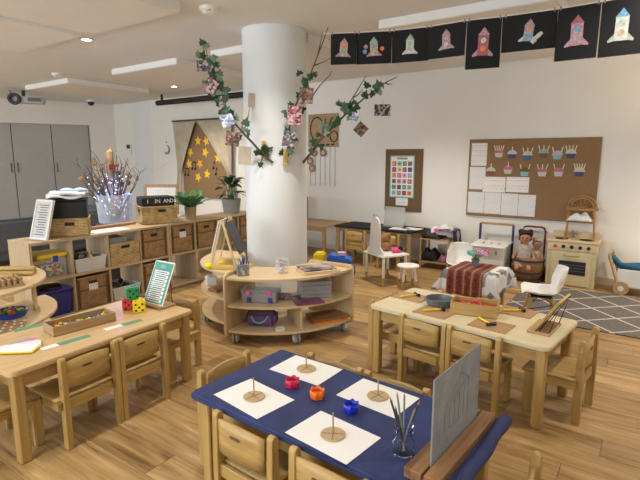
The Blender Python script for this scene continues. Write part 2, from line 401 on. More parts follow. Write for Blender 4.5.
w2_ = thing('added_window', 'white framed window added out of view in the side wall', 'window', (sc_.x, sc_.y, 0), sa_); w2_['kind'] = 'structure'  # added out-of-view window, there to brighten the walls at the left
b = BM()
for x in (-1.57, 0, 1.57): box(b, (x, -.05, 1.6), (.06, .06, 1.6))
for z in (.83, 2.37): box(b, (0, -.05, z), (3.2, .06, .06))
O('window_frame', b, 'white_paint', w2_)
b = BM(); box(b, (0, -.05, 1.6), (3.1, .006, 1.5)); O('pane', b, 'clear_glass', w2_)
ld = bpy.data.lights.new('side_fill', 'AREA'); ld.shape = 'RECTANGLE'; ld.size = 3.0; ld.size_y = 1.4; ld.energy = SIDE_FILL_W; ld.color = (.86, .94, 1.0)  # fill light set in the added side window
lo = bpy.data.objects.new('side_fill', ld); COL.objects.link(lo); lp = sc_ + Vector((-ds_.y, ds_.x, 0)) * .06
lo.location = (lp.x, lp.y, 1.6); lo.rotation_euler = (R(90), 0, sa_); lo['kind'] = 'helper'
struct(wall_slab('wall_right', PR, PB), 'plain white right wall', 'wall')
# near wall with a window
def onnear(a): return PS + (PR - PS).normalized() * a
LN = (PR - PS).length
for i, (a0, a1, z0, z1) in enumerate([(0, 5.2, 0, CEIL), (11.8, LN, 0, CEIL), (5.2, 11.8, 0, .8), (5.2, 11.8, 2.4, CEIL)]):
    struct(wall_slab(['wall_near', 'wall_near_end', 'wall_near_sill', 'wall_near_head'][i], onnear(a0), onnear(a1), z0, z1), 'white wall holding the wide window', 'wall')
wn_a = math.atan2((PR - PS).y, (PR - PS).x); wc = onnear(8.5)
wf = thing('window_1', 'wide white framed window in the near wall', 'window', (wc.x, wc.y, 0), wn_a); wf['kind'] = 'structure'
b = BM()
for x in (-3.27, -1.1, 1.1, 3.27): box(b, (x, -.05, 1.6), (.06, .06, 1.6))
for z in (.83, 2.37): box(b, (0, -.05, z), (6.6, .06, .06))
O('window_frame', b, 'white_paint', wf)
b = BM(); box(b, (0, -.05, 1.6), (6.5, .006, 1.5)); O('pane', b, 'clear_glass', wf)
ld = bpy.data.lights.new('daylight', 'AREA'); ld.shape = 'RECTANGLE'; ld.size = 6.3; ld.size_y = 1.4; ld.energy = DAYLIGHT_W; ld.color = (.86, .94, 1.0)
lo = bpy.data.objects.new('daylight', ld); COL.objects.link(lo)
nrm = Vector((-math.sin(wn_a), math.cos(wn_a), 0)); lp = wc + nrm * .06
lo.location = (lp.x, lp.y, 1.6); lo.rotation_euler = (R(90), 0, wn_a); lo['kind'] = 'helper'
# ceiling
b = BM(); c = ST(-1, -4.75); box(b, (c.x, c.y, CEIL + .05), (16.5, 14, .1), WA)
struct(O('ceiling', b, 'ceiling_paint'), 'beige painted ceiling with dropped acoustic panels', 'ceiling')
PANELS = [('over the left table and downlight', .08, 1.34, -6.2, -4.02), ('at the left beside a downlight', -1.35, -.06, -6.2, -4.05),
          ('between the curtain and the column', -1.84, -.45, -2.62, -1.3), ('behind the column', .2, 1.6, -2.65, -.62),
          ('above the rocket banner', 2.4, 3.85, -2.65, -.62), ('beside the projector', -4.5, -3.1, -2.58, -1.12)]
for nm, s0, s1, t0, t1 in PANELS:
    p = ST((s0 + s1) / 2, (t0 + t1) / 2)
    g = thing('ceiling_panel', 'flat beige acoustic ceiling panel with white edges, ' + nm, 'ceiling panel', (p.x, p.y, CEIL - .075), WA)
    b = BM(); box(b, (0, 0, .037), (s1 - s0 - .012, t1 - t0 - .012, .074)); O('board', b, 'panel_paint', g)
    b = BM(); x, y = (s1 - s0) / 2, (t1 - t0) / 2
    box(b, (-x, 0, .0395), (.014, 2 * y, .071)); box(b, (x, 0, .0395), (.014, 2 * y, .071)); box(b, (0, -y, .0395), (2 * x, .014, .071)); box(b, (0, y, .0395), (2 * x, .014, .071))
    O('edge_trim', b, 'panel_edge', g)
# skirting
for nm, p, q in (('baseboard_back', PB, PC), ('baseboard_pillar', PC, PIL)):
    o = wall_slab(nm, Vector(p) - E2 * .0, Vector(q), 0, .09, 'skirting', -.014); struct(o, 'low pale skirting board along the wall', 'skirting')
# column
CX, CY = -.44, 4.62          # centre of the curved shelves
b = BM(); cyl(b, (-.452, 5.0, 0), .315, CEIL, 64)
struct(O('column', b, 'column_paint', smooth=True), 'thick round white column rising from the curved shelves', 'column')
# cupboard doors
for i in range(4):
    a0 = REC0 + .02 + i * .76; a1 = a0 + .755
    if a1 > REC1: a1 = REC1
    p = (onleft(a0) + onleft(a1)) / 2; ang = math.atan2(-dl.y, -dl.x)
    nrmd = Vector((-dl.y, dl.x, 0)) * -1
    q = p + nrmd * -.0
    back = Vector((dl.y, -dl.x, 0))          # away from the room
    q = p + back * .1
    d = thing('door_%d' % (i + 1), ['tall grey flush cupboard door beside the vase of branches', 'middle grey cupboard door behind the stacked black box', 'tall grey cupboard door behind the sofa arm', 'tall grey cupboard door furthest from the vase of branches'][i], 'door', (q.x, q.y, 0), ang); d['kind'] = 'structure'
    b = BM(); box(b, (0, 0, REC_H / 2), (a1 - a0 - .008, .03, REC_H - .012)); O('door_leaf', b, 'door_grey', d, bev=.003)
    hx = {0: -.32, 1: -.32, 2: .32, 3: .32}[i]
    b = BM(); tube(b, [(hx, -.014, 1.22), (hx, -.055, 1.24), (hx, -.055, 1.40), (hx, -.014, 1.42)], .009); O('handle', b, 'chrome_dark', d)
p = (onleft(REC0) + onleft(REC1)) / 2; back = Vector((dl.y, -dl.x, 0))
b = BM(); box(b, (0, 0, REC_H / 2), (REC1 - REC0, .02, REC_H)); q = p + back * .135
struct(O('wall_recess', b, 'dark_gap', None, (q.x, q.y, 0), (0, 0, math.atan2(-dl.y, -dl.x))), 'dark back of the cupboard recess', 'wall')
b = BM(); 
for a in (REC0 + .006, REC1 - .006):
    q = onleft(a) + back * .06; box(b, (q.x, q.y, REC_H / 2), (.012, .12, REC_H), math.atan2(-dl.y, -dl.x))
q = p + back * .06; box(b, (q.x, q.y, REC_H - .006), (REC1 - REC0, .12, .012), math.atan2(-dl.y, -dl.x))
struct(O('trim_1', b, 'door_grey'), 'grey lining around the cupboard door recess', 'trim')

# ------------------------------------------------------------------ downlights
DL = [(-2.43, 5.29, 'over the left table area'), (-2.53, 8.68, 'near the curtain panel'), (.867, 5.77, 'added out of sight behind the rocket banner to brighten the back wall'), (-.45, 3.78, 'beside the white column'),  # the one behind the banner is an added, hidden fill for the back wall
      (1.75, 2.35, 'above the pale table'), (-1.75, 1.6, 'above the honey table'), (.1, .3, 'above the navy table'), (3.6, 3.9, 'towards the play corner'), (-5.6, 4.6, 'towards the sofa'), (-5.5, 7.3, 'in front of the grey doors'), (2.4, -.9, 'near the right wall'), (-3.2, -.2, 'near the wide window')]
NEAR = ('above the pale table', 'above the honey table', 'above the navy table')
def downlight(x, y, where):
    g = thing('downlight', 'round recessed ceiling downlight ' + where, 'light', (x, y, CEIL - .012), 0, 'recessed ceiling downlights')
    b = BM(); lathe(b, [(.045, .0125), (.045, .002), (.062, 0), (.062, .0125)], 24); O('rim', b, 'white_paint', g, smooth=True)
    b = BM(); cyl(b, (0, 0, .005), .044, .004, 24); O('lens', b, 'lamp_glow', g)
    l = bpy.data.lights.new('downlight_beam', 'SPOT'); l.energy = DOWNLIGHT_W * (.42 if where in NEAR else .6 if 'column' in where else 1.0); l.spot_size = R(125); l.spot_blend = 1.0; l.shadow_soft_size = .06; l.color = (1, .90, .77)
    lo = bpy.data.objects.new('downlight_beam', l); COL.objects.link(lo); lo.parent = g; lo.location = (0, 0, -.02)
for d in DL: downlight(*d)

# ------------------------------------------------------------------ tables and chairs
TH = .51
def table(name, label, cx, cy, rz, L, W, top_mat, leg_mat='beech_z', cloth=False):
    g = thing(name, label, 'table', (cx, cy, 0), rz)
    def rr(L, W, r, n=6):
        p = []
        for (sx, sy, a) in ((1, 1, 0), (-1, 1, 90), (-1, -1, 180), (1, -1, 270)):
            for i in range(n + 1):
                an = R(a + 90 * i / n); p.append((sx * (L / 2 - r) + r * math.cos(an), sy * (W / 2 - r) + r * math.sin(an)))
        return p
    b = BM(); prism(b, rr(L, W, .045), TH - .028, TH); O('tabletop', b, top_mat, g, bev=.005, seg=2)
    lx, ly = L / 2 - .05, W / 2 - .05
    for sy in (-1, 1):
        b = BM(); box(b, (0, sy * (ly), TH - .068), (2 * lx - .05, .02, .078)); O('apron', b, 'beech_x', g)
    for sx in (-1, 1):
        b = BM(); box(b, (sx * lx, 0, TH - .068), (.02, 2 * ly - .05, .078)); O('apron', b, 'beech_y', g)
        for sy in (-1, 1):
            b = BM(); box(b, (sx * lx, sy * ly, (TH - .03) / 2), (.055, .055, TH - .03)); O('leg', b, leg_mat, g, bev=.006)
    return g, rr
LT = Vector((-1.451, 2.857, 0)); LTA = R(57.4)
RT = Vector((1.01, 3.14, 0)); RTA = R(-41.5)
BT = Vector((.074, 1.896, 0)); BTA = R(-37.3)
table('work_table', 'honey wooden table with the dice and the tray of counters', LT.x, LT.y, LTA, 1.19, .62, 'honey_top')
table('work_table', 'pale topped wooden table with hammers and hardboard mats', RT.x, RT.y, RTA, 1.22, .62, 'pale_top')
bt, rr = table('work_table', 'wooden table wrapped in a navy blue cloth', BT.x, BT.y, BTA, 1.17, .60, 'honey_top')
# navy cloth pulled round the table top, rolled at the right-hand end
g = thing('table_cloth', 'navy blue cloth pulled tight over the table with a rolled end', 'tablecloth', (BT.x, BT.y, 0), BTA)
b = BM(); prism(b, rr(1.195, .625, .03), TH - .034, TH + .0035)
O('cloth', b, 'navy_cloth', g, bev=.012, seg=3, smooth=True)
b = BM(); rn = 22
pts = [(.603 + .003 * math.sin(i * .6), -.33 + .66 * i / rn, TH - .004 + .002 * math.sin(i * .5)) for i in range(rn + 1)]
tube(b, pts, [.020] + [.026 + .001 * math.sin(i * 1.1) for i in range(rn - 1)] + [.022], 10); O('rolled_edge', b, 'navy_cloth', g, smooth=True)

def loc_of(base, ang, x, y, z=0.0):
    c, s = math.cos(ang), math.sin(ang); return (base.x + c * x - s * y, base.y + s * x + c * y, z)
def make_chair(name, label, group):
    """faces +y; origin on the floor below the seat centre"""
    g = thing(name, label, 'chair', (0, 0, 0), 0, group)
    for s in (-1, 1):
        b = BM()
        prof = [(-.022, 0), (.022, 0), (.022, .29), (.018, .50)] + [(.018 * math.cos(R(a)), .495 + .018 * math.sin(R(a))) for a in range(20, 161, 20)] + [(-.018, .49), (-.022, .29)]
        T = Matrix.Translation((s * .155 + .015, -.145, 0)) @ Matrix.Rotation(R(90), 4, 'Z') @ TXZ
        prism(b, prof, 0, .03, T); O('back_post', b, 'beech_z', g, bev=.005, seg=2, smooth=True)
        b = BM(); box(b, (s * .155, .125, .132), (.03, .05, .264)); O('leg', b, 'beech_z', g, bev=.005, seg=2)
        b = BM(); box(b, (s * .152, -.01, .245), (.022, .25, .045)); O('side_rail', b, 'beech_y', g, bev=.003)
    b = BM()
    def seat(u, v): 
        x = (u - .5) * .335; y = -.13 + v * .295
        return Vector((x, y, .279 - .010 * math.sin(PI * u) * math.sin(PI * min(1, v * 1.1)) - (.012 * max(0, v - .85) / .15) ** 1))
    grid(b, seat, 8, 8); o = O('seat', b, 'beech_y', g, smooth=True); solidify(o, .014)
    b = BM()
    def back(u, v):
        x = (u - .5) * .285; y = -.145 - .016 * math.sin(PI * u)
        zt = .478 + .016 * math.sin(PI * u); zb = .342 - .006 * math.sin(PI * u)
        return Vector((x, y, zb + (zt - zb) * v))
    grid(b, back, 10, 3); o = O('backrest', b, 'beech_x', g, smooth=True); solidify(o, .013)
    sl = BM(); prism(sl, [(-.022 + .006 * math.cos(R(a)), .44 + .006 * math.sin(R(a))) for a in range(90, 271, 30)] + [(.022 + .006 * math.cos(R(a)), .44 + .006 * math.sin(R(a))) for a in range(-90, 91, 30)], -.001, .001, Matrix.Translation((0, -.1692, 0)) @ TXZ)
    O('grip_slot', sl, 'wicker_body_dark', g)
    b = BM(); box(b, (0, -.145, .247), (.28, .018, .056)); O('back_rail', b, 'beech_x', g, bev=.003)
    b = BM(); box(b, (0, .125, .235), (.28, .018, .04)); O('front_rail', b, 'beech_x', g, bev=.003)
    return g
CH = None
def chair(x, y, rz, label, group):
    global CH
    if CH is None:
        CH = make_chair('child_chair', label, group); CH.location = (x, y, 0); CH.rotation_euler = (0, 0, rz); return CH
    return dup(CH, (x, y, 0), rz, label, group)
G = "children's wooden chairs"
# near long side of the left table: rows of (offset along the edge from its near end)
def seat_at(base, ang, x, y, turn, label):
    p = loc_of(base, ang, x, y); chair(p[0], p[1], ang + turn, label, G)
seat_at(LT, LTA, -.232, -.31 + .11, 0, 'small beech chair under the honey table, beside the green word strip and paper fan')
seat_at(LT, LTA, .112, -.31 + .11, 0, 'small beech chair under the honey table, in front of the dice')
seat_at(LT, LTA, .60 + .02, -.02, R(90), 'small beech chair at the end of the honey table behind the schedule stand')
seat_at(LT, LTA, -.60 + .05, -.02, R(-90), 'small beech chair at the end of the honey table by the paper fan')
# blue table
seat_at(BT, BTA, -.585 + .34, -.305 + .11, 0, 'small beech chair at the navy table in front of the red cup, tucked in')
seat_at(BT, BTA, -.585 + .76, -.305 + .11, 0, 'small beech chair at the navy table in front of the blue cup, tucked in')
seat_at(BT, BTA, -.585 - .0, .05, R(-90), 'small beech chair at the end of the navy table nearest the honey table')
seat_at(BT, BTA, -.585 + .34, .305 - .085, R(180), 'small beech chair on the far side of the navy table towards the curved shelf')
seat_at(BT, BTA, -.585 + .70, .305 - .085, R(180), 'small beech chair on the far side of the navy table behind the pencil jar')
seat_at(BT, BTA, .585 + .03, -.03, R(90), 'small beech chair at the rolled cloth end of the navy table')
# right table
seat_at(RT, RTA, -.61 + .42, -.31 + .125, 0, 'small beech chair under the pale table, in front of the grey bowl')
seat_at(RT, RTA, -.61 + .765, -.31 + .125, 0, 'small beech chair under the pale table, in front of the bin of red pieces')
seat_at(RT, RTA, .577, .05, R(90), 'small beech chair pulled up to the end of the pale table by the wire stand')
seat_at(RT, RTA, -.61 + .10, -.02, R(-90), 'small beech chair at the end of the pale table nearest the white stool')
seat_at(RT, RTA, -.61 + .40, .31 - .09, R(180), 'small beech chair on the far side of the pale table behind the bin')
# chairs by the back wall
chair(.57, 6.98, WA, 'small beech chair at the black covered table, nearer the plain wooden table', G)
chair(1.00, 6.66, WA, 'small beech chair at the black covered table, behind the white vanity', G)
p = ST(-.12, -1.05); chair(p.x, p.y, WA, 'small beech chair at the plain wooden table beside the column', G)

# ------------------------------------------------------------------ things on the navy table
ZT = TH + .0045
spots = [(-.290, 1.955, 'beside the red cup', -43), (-.07, 2.235, 'behind the red cup', -36), (.047, 1.664, 'in front of the blue cup', -41), (.252, 1.96, 'behind the pencil jar', -40)]
for x, y, wh, a in spots:
    b = BM(); box(b, (0, 0, .0006), (.297, .21, .0012)); tag(O('paper_sheet', b, 'white_paper', None, (x, y, ZT), (0, 0, R(a))), 'blank white paper sheet on the navy table ' + wh, 'paper')
    g = thing('clay_disc', 'round tan disc with an upright stick on paper ' + wh, 'craft disc', (x + .002, y, ZT + .0012), R(random.uniform(0, 90)))
    b = BM(); cyl(b, (0, 0, 0), .048, .006, 32); O('disc', b, 'disc_tan', g, bev=.0015)
    b = BM(); cyl(b, (0, 0, .006), .003, .085, 8); O('stick', b, 'tray_wood', g)
    b = BM(); box(b, (0, 0, .0064), (.086, .002, .0008)); box(b, (0, 0, .0064), (.002, .086, .0008)); O('score_lines', b, 'wicker_body_dark', g)
for x, y, m, c in [(-.126, 2.05, 'red_cup', 'red'), (-.012, 1.945, 'orange_cup', 'orange'), (.128, 1.83, 'blue_cup', 'cobalt blue')]:
    g = thing('petal_cup', c + ' scalloped glass candle cup on the navy table', 'cup', (x, y, ZT), .3)
    b = BM(); n = 24; rows = [(.020, 0), (.027, .004), (.031, .020), (.031, .042)]
    rings = []
    for i, (r, z) in enumerate(rows):
        rings.append([b.verts.new(((r + (.0022 * math.cos(6 * 2 * PI * k / n) if i else 0)) * math.cos(2 * PI * k / n), (r + (.0022 * math.cos(6 * 2 * PI * k / n) if i else 0)) * math.sin(2 * PI * k / n), z + (  .003 * math.cos(6 * 2 * PI * k / n) if i == 3 else 0))) for k in range(n)])
    for i in range(3):
        for k in range(n): b.faces.new((rings[i][k], rings[i][(k + 1) % n], rings[i + 1][(k + 1) % n], rings[i + 1][k]))
    b.faces.new(rings[0][::-1])
    o = O('bowl', b, m, g, smooth=True); solidify(o, .004, -1)
    b = BM(); cyl(b, (0, 0, .006), .024, .018, 16); O('wax', b, m, g)
g = thing('pencil_jar', 'clear glass jar of water holding pencils on the navy table', 'jar', (.295, 1.555, ZT), 0)
b = BM(); lathe(b, [(0, 0), (.036, 0), (.041, .006), (.041, .045), (.034, .060), (.028, .068), (.028, .074), (.034, .080), (.034, .108), (.031, .112), (.028, .108), (.028, .082), (.024, .074), (.024, .066), (.036, .046), (.036, .008), (0, .006)], 28); O('glass', b, 'clear_glass', g, smooth=True)
for i, (dx, dy, t, ln) in enumerate([(-.045, .02, .0, .19), (-.02, .035, 1, .2), (.004, .03, 2, .2), (.05, .01, 3, .18), (.03, -.02, 4, .17), (-.034, -.02, 5, .18)]):
    b = BM(); tube(b, [(-dx * .2, -dy * .2, .012), (dx, dy, ln)], .0038, 6); pc = O('pencil', b, ['pencil_dark', 'pencil_grey', 'pencil_grey', 'pencil_dark', 'pencil_grey', 'pencil_dark'][i], g)
    b = BM(); v0 = Vector((-dx * .2, -dy * .2, .012)); v1 = Vector((dx, dy, ln)); d = (v1 - v0).normalized(); tube(b, [v1, v1 + d * .014], [.0036, .0006], 6); O('tip', b, 'tray_wood', pc)
# slate in the wooden stand
SA = math.atan2(.30, .24); sc = Vector((.48, 1.59, 0))
g = thing('slate_stand', 'grooved walnut block standing at the end of the navy table', 'stand', (sc.x + .005, sc.y + .0, TH + .0045), SA)
b = BM()
for (y0, y1) in ((-.062, -.0085), (.0005, .062)): box(b, (0, (y0 + y1) / 2, .018), (.52, y1 - y0, .036))
box(b, (0, -.004, .006), (.52, .009, .012)); O('block', b, 'walnut', g, bev=.002)
g = thing('slate_board', 'grey slate board with a chalk house drawing, upright in the walnut block', 'board', (sc.x + .005 + math.sin(SA) * .004, sc.y - math.cos(SA) * .004, TH + .0175), SA)
b = BM(); box(b, (0, 0, .16), (.395, .005, .32)); O('slate_panel', b, 'chalk_slate', g)
b = BM(); box(b, (0, 0, .3205), (.399, .0062, .002)); box(b, (-.1985, 0, .16), (.002, .0062, .32)); box(b, (.1985, 0, .16), (.002, .0062, .32)); O('edge_band', b, 'pencil_grey', g)
b = BM()
for (x0, z0, x1, z1) in [(-.11, .10, -.11, .19), (.09, .09, .09, .23), (-.11, .10, .09, .09), (-.11, .19, .02, .27), (.02, .27, .09, .23), (-.11, .19, .09, .23), (-.07, .10, -.07, .18), (-.03, .10, -.03, .19), (.01, .10, .01, .2), (.05, .1, .05, .21), (.02, .27, .02, .30)]:
    tube(b, [(x0, -.0026, z0), (x1, -.0026, z1)], .0011, 4)
O('chalk_drawing', b, 'slate', g)

# ------------------------------------------------------------------ things on the honey table
g = thing('counter_tray', 'long low wooden tray full of coloured counters on the honey table', 'tray', (-1.49, 2.865, TH), R(50))
b = BM()
box(b, (0, 0, .004), (.38, .145, .008))
for sy in (-1, 1): box(b, (0, sy * .0685, .03), (.38, .008, .06))
for sx in (-1, 1): box(b, (sx * .186, 0, .03), (.008, .129, .06))
O('tray_body', b, 'tray_wood', g, bev=.0015)
cmats = ['toy_red', 'toy_green', 'toy_yellow', 'toy_blue', 'toy_red', 'toy_yellow']; cm = []
for m in cmats[:4]:
    b = BM(); lathe(b, [(0, 0), (.009, 0), (.011, .004), (.006, .012), (.008, .018), (.005, .026), (0, .028)], 8); me = mesh(b, 'counter', smooth=True); me.materials.append(MATS[m]); cm.append(me)
cn = {0: 'red', 1: 'green', 2: 'yellow', 3: 'blue'}
for i in range(64):
    k = random.choice([0, 0, 1, 2, 2, 3, 3]); x = random.uniform(-.17, .17); y = random.uniform(-.044, .044); p = loc_of(Vector((-1.49, 2.865, 0)), R(50), x, y, TH + .022 + random.uniform(.0, .014))
    if x < -.06 and random.random() < .5: k = 2
    o = O('counter', cm[k], None, None, p, (random.uniform(0, 3), random.uniform(0, 3), 0)); tag(o, 'small %s plastic counter in the long wooden tray' % cn[k], 'counter', '%s counters in the tray' % cn[k])
b = BM(); box(b, (0, 0, .014), (.355, .12, .014)); tag(O('felt_liner', b, 'dark_mix', None, (-1.49, 2.865, TH), (0, 0, R(50))), 'dark lining at the bottom of the counter tray', 'liner')
def die(x, y, z, a, m, c, spot):
    g = thing('foam_die', 'large %s foam die %s' % (c, spot), 'die', (x, y, z), a)
    s = .082; b = BM(); box(b, (0, 0, s / 2), (s, s, s)); O('cube_body', b, m, g, bev=.008, seg=2, smooth=True)
    h = s / 2; q = .021
    faces = {'-y': [(-q, -q), (q, q), (0, 0), (-q, q), (q, -q)], '-x': [(0, 0)], '+x': [(-q, q), (q, -q), (0, 0)], 'z': [(-q, -q), (q, q), (-q, q), (q, -q)] if c != 'green' else [(0, 0), (q, q)]}
    for f, ps in faces.items():
        for (u, v) in ps:
            b = BM(); T = {'-y': Matrix.Translation((u, -h + .0005, h + v)) @ TXZ, '-x': Matrix.Translation((-h + .0005, u, h + v)) @ Matrix.Rotation(R(-90), 4, 'Y'), '+x': Matrix.Translation((h - .0005, u, h + v)) @ Matrix.Rotation(R(90), 4, 'Y'), 'z': Matrix.Translation((u, v, s - .0005))}[f]
            cyl(b, (0, 0, 0), .0075, .0012, 12, None, T); O('pip', b, 'black', g)
die(-1.325, 3.205, TH, R(25), 'toy_red', 'red', 'under the green die'); die(-1.232, 3.150, TH, R(22), 'toy_yellow', 'yellow', 'at the front of the dice pile'); die(-1.287, 3.190, TH + .083, R(30), 'toy_green', 'green', 'on top of the other two')
def stand_and_board(x, y, z, rz, label_stand, with_board=None):
    """rest with a base, black wire prop; leans back towards +y"""
    g = thing('book_rest', label_stand, 'stand', (x, y, z), rz)
    b = BM(); box(b, (0, .02, .008), (.20, .13, .016)); box(b, (0, -.05, .019), (.20, .012, .010)); O('base', b, 'tray_wood' if with_board else 'walnut_pale', g, bev=.002)
    for s in (-1, 1):
        b = BM(); tube(b, [(s * .07, .075, .012), (s * .055, .080, .17), (s * .055, .062, .19)], .003, 6); O('wire_prop', b, 'black', g)
    return g
wood('walnut_pale', (.36, .22, .10), (.50, .33, .17), 'x', .45)
tx, ty, ta = -1.15, 3.27, R(-33)
stand_and_board(tx, ty, TH, ta, 'wooden book rest with black wire on the honey table', True)
g = thing('schedule_board', 'green and white schedule board leaning on the honey table rest', 'board', (tx, ty, TH + .0245), ta)
T = Matrix.Translation((0, -.036, 0)) @ Matrix.Rotation(R(-25), 4, 'X')
b = BM(); box(b, (0, 0, .155), (.205, .006, .31), 0, T); O('backing', b, 'white_plastic', g, bev=.002)
b = BM(); box(b, (0, -.0035, .155), (.186, .002, .292), 0, T); O('green_sheet', b, 'card_green', g)
for i in range(8):
    b = BM(); box(b, (0, -.0052, .030 + i * .0285), (.150, .0016, .0215), 0, T); r = O('timetable_row', b, 'white_paper', g)
    b = BM(); box(b, (.004, -.0066, .030 + i * .0285), (.105, .001, .0065), 0, T); box(b, (-.066, -.0066, .030 + i * .0285), (.008, .001, .008), 0, T); O('row_text', b, ['navy_paint', 'magenta_print', 'pencil_dark'][i % 3], r)
b = BM(); box(b, (0, -.0052, .272), (.05, .0016, .026), 0, T); O('heading_badge', b, 'aqua', g)
def flat(name, x, y, z, sx, sy, rz, mat, label, cat, grp=None, th=.0015):
    b = BM(); box(b, (0, 0, th / 2), (sx, sy, th)); return tag(O(name, b, mat, None, (x, y, z), (0, 0, rz)), label, cat, grp)
def strip(x, y, a, L, split, label):
    g = thing('word_strip', label, 'card strip', (x, y, TH), a)
    b = BM(); box(b, (split / 2, 0, .001), (L - split, .045, .002)); O('green_card', b, 'strip_green', g)
    if split:
        b = BM(); box(b, (-L / 2 + split / 2, 0, .001), (split - .002, .045, .002)); O('white_card', b, 'white_paper', g)
strip(-1.445, 2.60, R(52), .27, .09, 'green word strip with white end card in front of the tray'); strip(-1.235, 2.89, R(50), .24, .11, 'green word strip with white cards beside the dice'); strip(-1.79, 2.85, R(50), .20, 0, 'plain green word strip behind the tray')
for i, (m, c, da) in enumerate([('aqua', 'pale aqua', 62), ('pink', 'pink', 50), ('lilac', 'lilac', 40), ('white_cloth', 'pale grey', 30), ('toy_yellow', 'yellow', 6)]):
    b = BM(); box(b, (.09, 0, .0008), (.20, .125, .0016)); tag(O('paper_card', b, m, None, (-1.735, 2.475, TH + .0018 * i), (0, 0, R(da))), '%s paper card in the fanned stack on the honey table' % c, 'card')
b = BM(); box(b, (.085, .008, .0006), (.185, .105, .0012)); tag(O('paper_card', b, 'white_paper', None, (-1.735, 2.475, TH + .0092), (0, 0, R(6))), 'white sheet on the yellow card of the fanned stack', 'card')
# ------------------------------------------------------------------ things on the pale table
for i, (x, y, wh) in enumerate([(.685, 3.49, 'left of the grey bowl'.replace('left of', 'beyond')), (.775, 3.13, 'in front of the grey bowl'), (1.07, 2.87, 'in front of the bin'), (1.335, 3.14, 'by the wire stand'), (1.06, 3.39, 'behind the bin')]):
    b = BM(); box(b, (0, 0, .003), (.235, .185, .006)); tag(O('work_mat', b, 'hardboard', None, (x, y, TH), (0, 0, RTA)), 'brown hardboard work mat ' + wh, 'mat')
    a = [R(20), R(12), R(-75), R(2), R(-70)][i]
    g = thing('toy_hammer', 'small hammer with yellow handle on the mat ' + wh, 'hammer', (x + [0, .01, -.02, -.01, -.04][i], y + [0, .02, .03, .0, .0][i], TH + .006), a)
    b = BM(); tube(b, [(-.085, 0, .010), (-.04, 0, .0105), (.045, 0, .010)], [.0072, .006, .0055], 8); O('handle', b, 'toy_yellow', g, smooth=True)
    b = BM(); tube(b, [(.05, -.03, .0125), (.05, -.018, .0125), (.05, .018, .0125), (.05, .03, .0125)], [.0125, .009, .009, .012], 10); O('hammer_head', b, 'black_gloss', g, smooth=True)
g = thing('round_bowl', 'dark grey oval plastic bowl on the pale table', 'bowl', (.852, 3.305, TH), 0)
b = BM(); lathe(b, [(0, .002), (.07, .002), (.086, .012), (.094, .052), (.099, .052), (.099, .048), (.096, .046), (.090, .010), (.07, 0), (0, 0)], 32); O('basin', b, 'grey_bowl', g, smooth=True)
b = BM()
for sx in (-1, 1): box(b, (sx * .103, 0, .049), (.016, .05, .006))
O('lug', b, 'grey_bowl', g, bev=.002)
g = thing('craft_bin', 'open pale wooden box of red wooden pieces on the pale table', 'box', (1.045, 3.12, TH), R(-26))
b = BM(); box(b, (0, 0, .004), (.30, .165, .008))
for sy in (-1, 1): box(b, (0, sy * .0785, .042), (.30, .008, .084))
for sx in (-1, 1): box(b, (sx * .146, 0, .042), (.008, .149, .084))
O('box_body', b, 'beech_x', g, bev=.0015)
for i in range(22):
    p = loc_of(Vector((1.045, 3.12, 0)), R(-26), random.uniform(-.11, .11), random.uniform(-.055, .055), TH + .055 + random.uniform(-.012, .015))
    k = 'toy_red' if i > 2 else 'toy_yellow'
    b = BM(); 
    if i % 2: box(b, (0, 0, 0), (.05, .014, .012))
    else: cyl(b, (0, 0, -.006), .013, .012, 10)
    tag(O('craft_piece', b, k, None, p, (random.uniform(-.6, .6), random.uniform(-.6, .6), random.uniform(0, 3)), bev=.001), ('red' if i > 2 else 'yellow') + ' wooden craft piece in the pale wooden box', 'craft piece', ('red' if i > 2 else 'yellow') + ' pieces in the craft box')
b = BM(); box(b, (0, 0, .026), (.28, .145, .034)); tag(O('lower_pieces', b, 'toy_red', None, (1.045, 3.12, TH), (0, 0, R(-26))), 'bed of red pieces filling the craft box', 'craft pieces')
g = thing('book_rest', 'empty wooden book rest with black wire on the pale table', 'stand', (1.375, 2.815, TH), R(50))
b = BM(); box(b, (0, .0, .009), (.26, .13, .018)); O('base', b, 'walnut_pale', g, bev=.002)
b = BM(); box(b, (0, 0, .12), (.25, .014, .24), 0, Matrix.Translation((0, .03, .014)) @ Matrix.Rotation(R(33), 4, 'X')); O('rest_panel', b, 'beech_x', g, bev=.002)
for s in (-1, 1):
    b = BM(); tube(b, [(s * .105, -.056, .016), (s * .105, -.105, .205), (s * .105, .0, .016)], .0032, 6); O('wire_prop', b, 'black', g)

# ------------------------------------------------------------------ cube shelving beside the sofa
SH = Vector((-2.62, 4.25, 0)); SHA = R(56); CW = .3815; SHD = .40; SHH = .78
def shl(x, y, z=0): return loc_of(SH, SHA, x, y, z)
def cube_unit(label, x0):
    p = shl(x0, 0); g = thing('cube_shelf', label, 'shelf', p, SHA)
    L = 4 * CW + .02
    for z in (0.012, .392, SHH - .026):
        b = BM(); box(b, (L / 2, SHD / 2, z + .013), (L - (0 if z > .7 else .05), SHD, .026)); O('shelf_board', b, 'cube_oak', g, bev=.0015)
    for i in range(5):
        b = BM(); x = min(max(i * CW + .01, .0125), L - .0125); box(b, (x, SHD / 2, .012 + (SHH - .038) / 2), (.025 if i in (0, 4) else .02, SHD - .002, SHH - .040)); O('upright', b, 'cube_oak_z', g, bev=.0015)
    return g
cube_unit('oak cube shelf with eight openings nearest the sofa', 0); cube_unit('oak cube shelf with eight openings reaching behind the column', 4 * CW + .024)
def cell(unit, col, row): return (unit * (4 * CW + .024) + col * CW + .01 + CW / 2, [.0385, .4185][row])
